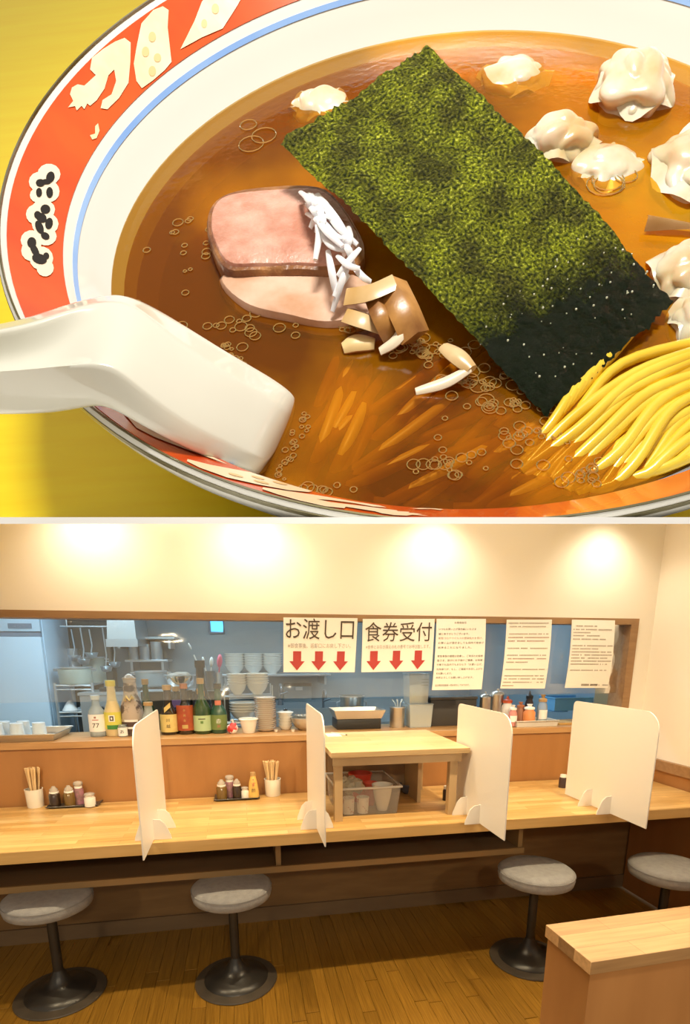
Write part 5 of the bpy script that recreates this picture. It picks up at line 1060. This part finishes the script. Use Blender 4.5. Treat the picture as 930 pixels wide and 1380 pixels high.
wplast = mat('white_plastic', (.74, .78, .76), .35); pinkp = mat('pink_plastic', (.72, .10, .18), .35)
utensil(b1, h1, 256, 871, 3.28, 'spatula', wplast, 'long white spatula leaning out of the utensil jar', .011); utensil(b1, h1, 274, 889, 3.28, 'spoon', wplast, 'white spoon with a narrow head in the utensil jar', .014); utensil(b1, h1, 285, 892, 3.28, 'spoon', wplast, 'broad white spoon in the utensil jar', .024); utensil(b2, h2, 296, 891, 3.34, 'spoon', pinkp, 'pink ladle standing in the pale utensil jar', .034)
# back-wall panel with label, faucet, small blue window, stove
pa = at_y(382, 921, 5.25); pb = at_y(420, 945, 5.25); t = thing('control_panel', 'grey wall panel with a small white sticker under the bowl shelf', 'panel', ((pa.x + pb.x) / 2, 5.27, pb.z)); hw = (pb.x - pa.x) / 2; hh = pa.z - pb.z
obj('plate', B(-hw, hw, -.02, .029, 0, hh, bev=.004), mat('panel_grey', (.33, .38, .40), .4), t, 20); obj('top_strip', B(-hw, hw, -.026, -.0205, hh - .03, hh), mat('dark_box', (0, 0, 0)), t, 0); obj('sticker', B(-.02, .05, -.024, -.0205, hh * .62, hh * .80), lw, t, 0)
def faucet(px, py0, py1, y, label):
    a_, b_ = at_y(px, py1, y), at_y(px, py0, y); t = thing('faucet', label, 'faucet', a_); h_ = b_.z - a_.z; obj('spout', T(spline([(0, 0, 0), (0, 0, h_ * .8), (0, -.05, h_), (0, -.12, h_ * .9), (0, -.13, h_ * .7)], 14), .010, 8), mat('dark_steel', (0, 0, 0)), t, 60); obj('lever', T([(0, 0, h_ * .5), (.06, 0, h_ * .62)], .008, 8), mat('dark_steel', (0, 0, 0)), t, 60); obj('base', Lt([(0, 0), (.025, 0), (.02, .04), (0, .04)], 16), mat('dark_steel', (0, 0, 0)), t, 50)
faucet(378, 922, 950, 4.3, 'dark faucet beside the small dish stack'); faucet(436, 930, 960, 4.3, 'dark faucet near the steel pot with side handles')
sk = at_y(407, 955, 4.3); t = thing('kitchen_sink', 'steel sink block under the two faucets', 'sink', (sk.x, 4.35, 0)); zsk = at_y(407, 951, 4.3).z; bm = bmesh.new(); box(bm, -.5, .5, -.28, -.26, .2, zsk); box(bm, -.5, .5, .26, .28, .2, zsk); box(bm, -.5, -.48, -.26, .26, .2, zsk); box(bm, .48, .5, -.26, .26, .2, zsk); obj('basin', bm, steelc, t, 20); obj('basin_floor', B(-.479, .479, -.259, .259, .35, .37), steelc, t, 20)
for x in (-.45, .45): obj('leg', B(x - .02, x + .02, -.25, -.21, 0, .2), steelc, t, 20)
wa, wb = at_y(282, 834, 5.29), at_y(302, 853, 5.29); t = struct(thing('window_2', 'small bright blue kitchen window under the ceiling', 'window', ((wa.x + wb.x) / 2, 5.295, wb.z))); del t['category']; hw = (wb.x - wa.x) / 2; hh = wa.z - wb.z
obj('pane', B(-hw, hw, -.004, 0, 0, hh), mat('blue_daylight', (.1, .5, .8), .4, emit=(.10, .62, 1.0, 1.3)), t, 0); obj('frame', T([(-hw, -.01, 0), (hw, -.01, 0), (hw, -.01, hh), (-hw, -.01, hh), (-hw, -.01, 0)], .012, 6), fgr, t, 40)
# stove block and dark hood on the left
ha, hb2 = at_y(128, 846, 4.5), at_y(170, 870, 4.5)
t = thing('exhaust_hood', 'steel exhaust hood beside the hanging ladles', 'hood', ((ha.x + hb2.x) / 2 + .08, 4.8, hb2.z)); hw = (hb2.x - ha.x) / 2
bm = bmesh.new(); q = []
for e, z in ((1.0, 0), (1.0, .06), (.6, 2.419 - hb2.z)): q.append([bm.verts.new((sx * hw * e, sy * .3 * e, z)) for sx, sy in ((-1, -1), (1, -1), (1, 1), (-1, 1))])
for a_, b_ in zip(q, q[1:]):
    for i in range(4): bm.faces.new((a_[i], a_[(i + 1) % 4], b_[(i + 1) % 4], b_[i]))
bm.faces.new(q[0][::-1]); bm.faces.new(q[-1]); obj('canopy', bm, steelc, t, 20); obj('lip', B(-hw - .01, hw + .01, -.31, -.3005, -.01, .05), wire, t, 0)
sx = at_y(185, 925, 4.5); t = thing('gas_stove', 'steel gas stove with dark burners behind the wrapped bottle', 'stove', (sx.x, 4.35, 0)); zst = at_y(185, 930, 4.4).z; obj('cabinet', B(-.35, .35, -.18, .18, 0, zst - .02, bev=.005), steelc, t, 20); obj('top', B(-.36, .36, -.185, .185, zst - .0195, zst), wire, t, 20)
for x in (-.15, .15): obj('burner', Lt([(0, zst), (.10, zst), (.10, zst + .025), (.07, zst + .025), (.07, zst + .01), (0, zst + .01)], 20, cx=x), bsm, t, 50)
for x in (-.2, 0, .2): obj('knob', Lt([(0, 0), (.02, 0), (.018, .02), (0, .021)], 14), bsm, t, 50, loc=(x, -.186, zst - .12)).rotation_euler = (math.pi / 2, 0, 0)
pot(205, 4.4, zst + .026, 905, 40, mat('kettle_steel', (.40, .46, .48), .35, metal=.6), 'large steel pan on the gas stove')
# round wall lamp / clock seen between notices
q = at_y(656, 862, 5.2); t = thing('wall_clock', 'round pale blue clock on the kitchen wall between two notices', 'clock', q); bm = Lt([(0, 0), (.10, 0), (.10, .03), (.085, .035), (0, .035)], 28); bmesh.ops.rotate(bm, verts=bm.verts, matrix=Matrix.Rotation(math.pi / 2, 3, 'X')); bmesh.ops.translate(bm, verts=bm.verts, vec=(0, .06, 0)); obj('case', bm, mat('clock_blue', (.45, .66, .78), .3), t, 50)
bm = Lt([(.08, .036), (.085, .036), (.085, .040), (.08, .040), (.08, .036)], 28); bmesh.ops.rotate(bm, verts=bm.verts, matrix=Matrix.Rotation(math.pi / 2, 3, 'X')); bmesh.ops.translate(bm, verts=bm.verts, vec=(0, .06, 0)); obj('bezel', bm, steelc, t, 50)
# tall wooden post at the right end of the kitchen opening
yo = at_x(808, 900, XR).y
struct(obj('trim_5', B(XR - .015, XR - .001, YW + .121, yo, 0, 2.419), mat('olive_panel', (.36, .27, .15), .5), None, 20))['label'] = 'olive brown panel at the end of the serving window'
struct(obj('trim_7', B(XR - .012, XR - .001, yo + .001, 5.299, 0, 2.419), mat('blue_panel', (.20, .27, .33), .45, var=(.24, .32, .38), scale=2), None, 20))['label'] = 'blue grey kitchen side wall panel'
# dark equipment cabinet behind the pots
ca, cb_ = at_y(74, 900, 5.1), at_y(150, 900, 5.1)
t = thing('storage_cabinet', 'dark brown grey cabinet behind the chrome rack', 'cabinet', ((ca.x + cb_.x) / 2, 5.2, 0)); hw = (cb_.x - ca.x) / 2
cbm = mat('cabinet_dark', (.17, .155, .13), .5, var=(.21, .19, .16), scale=4)
obj('body', B(-hw, hw, -.03, .098, 0, 2.2, bev=.004), cbm, t, 20)
for k in range(3):
    d_ = obj('door', B(-hw + k * hw * .667 + .006, -hw + (k + 1) * hw * .667 - .006, -.042, -.0305, .1, 2.15, bev=.003), cbm, t, 20); obj('handle', T([(-hw + k * hw * .667 + .03, -.05, 1.35), (-hw + k * hw * .667 + .03, -.05, 1.5)], .006, 6), wire, d_, 60)
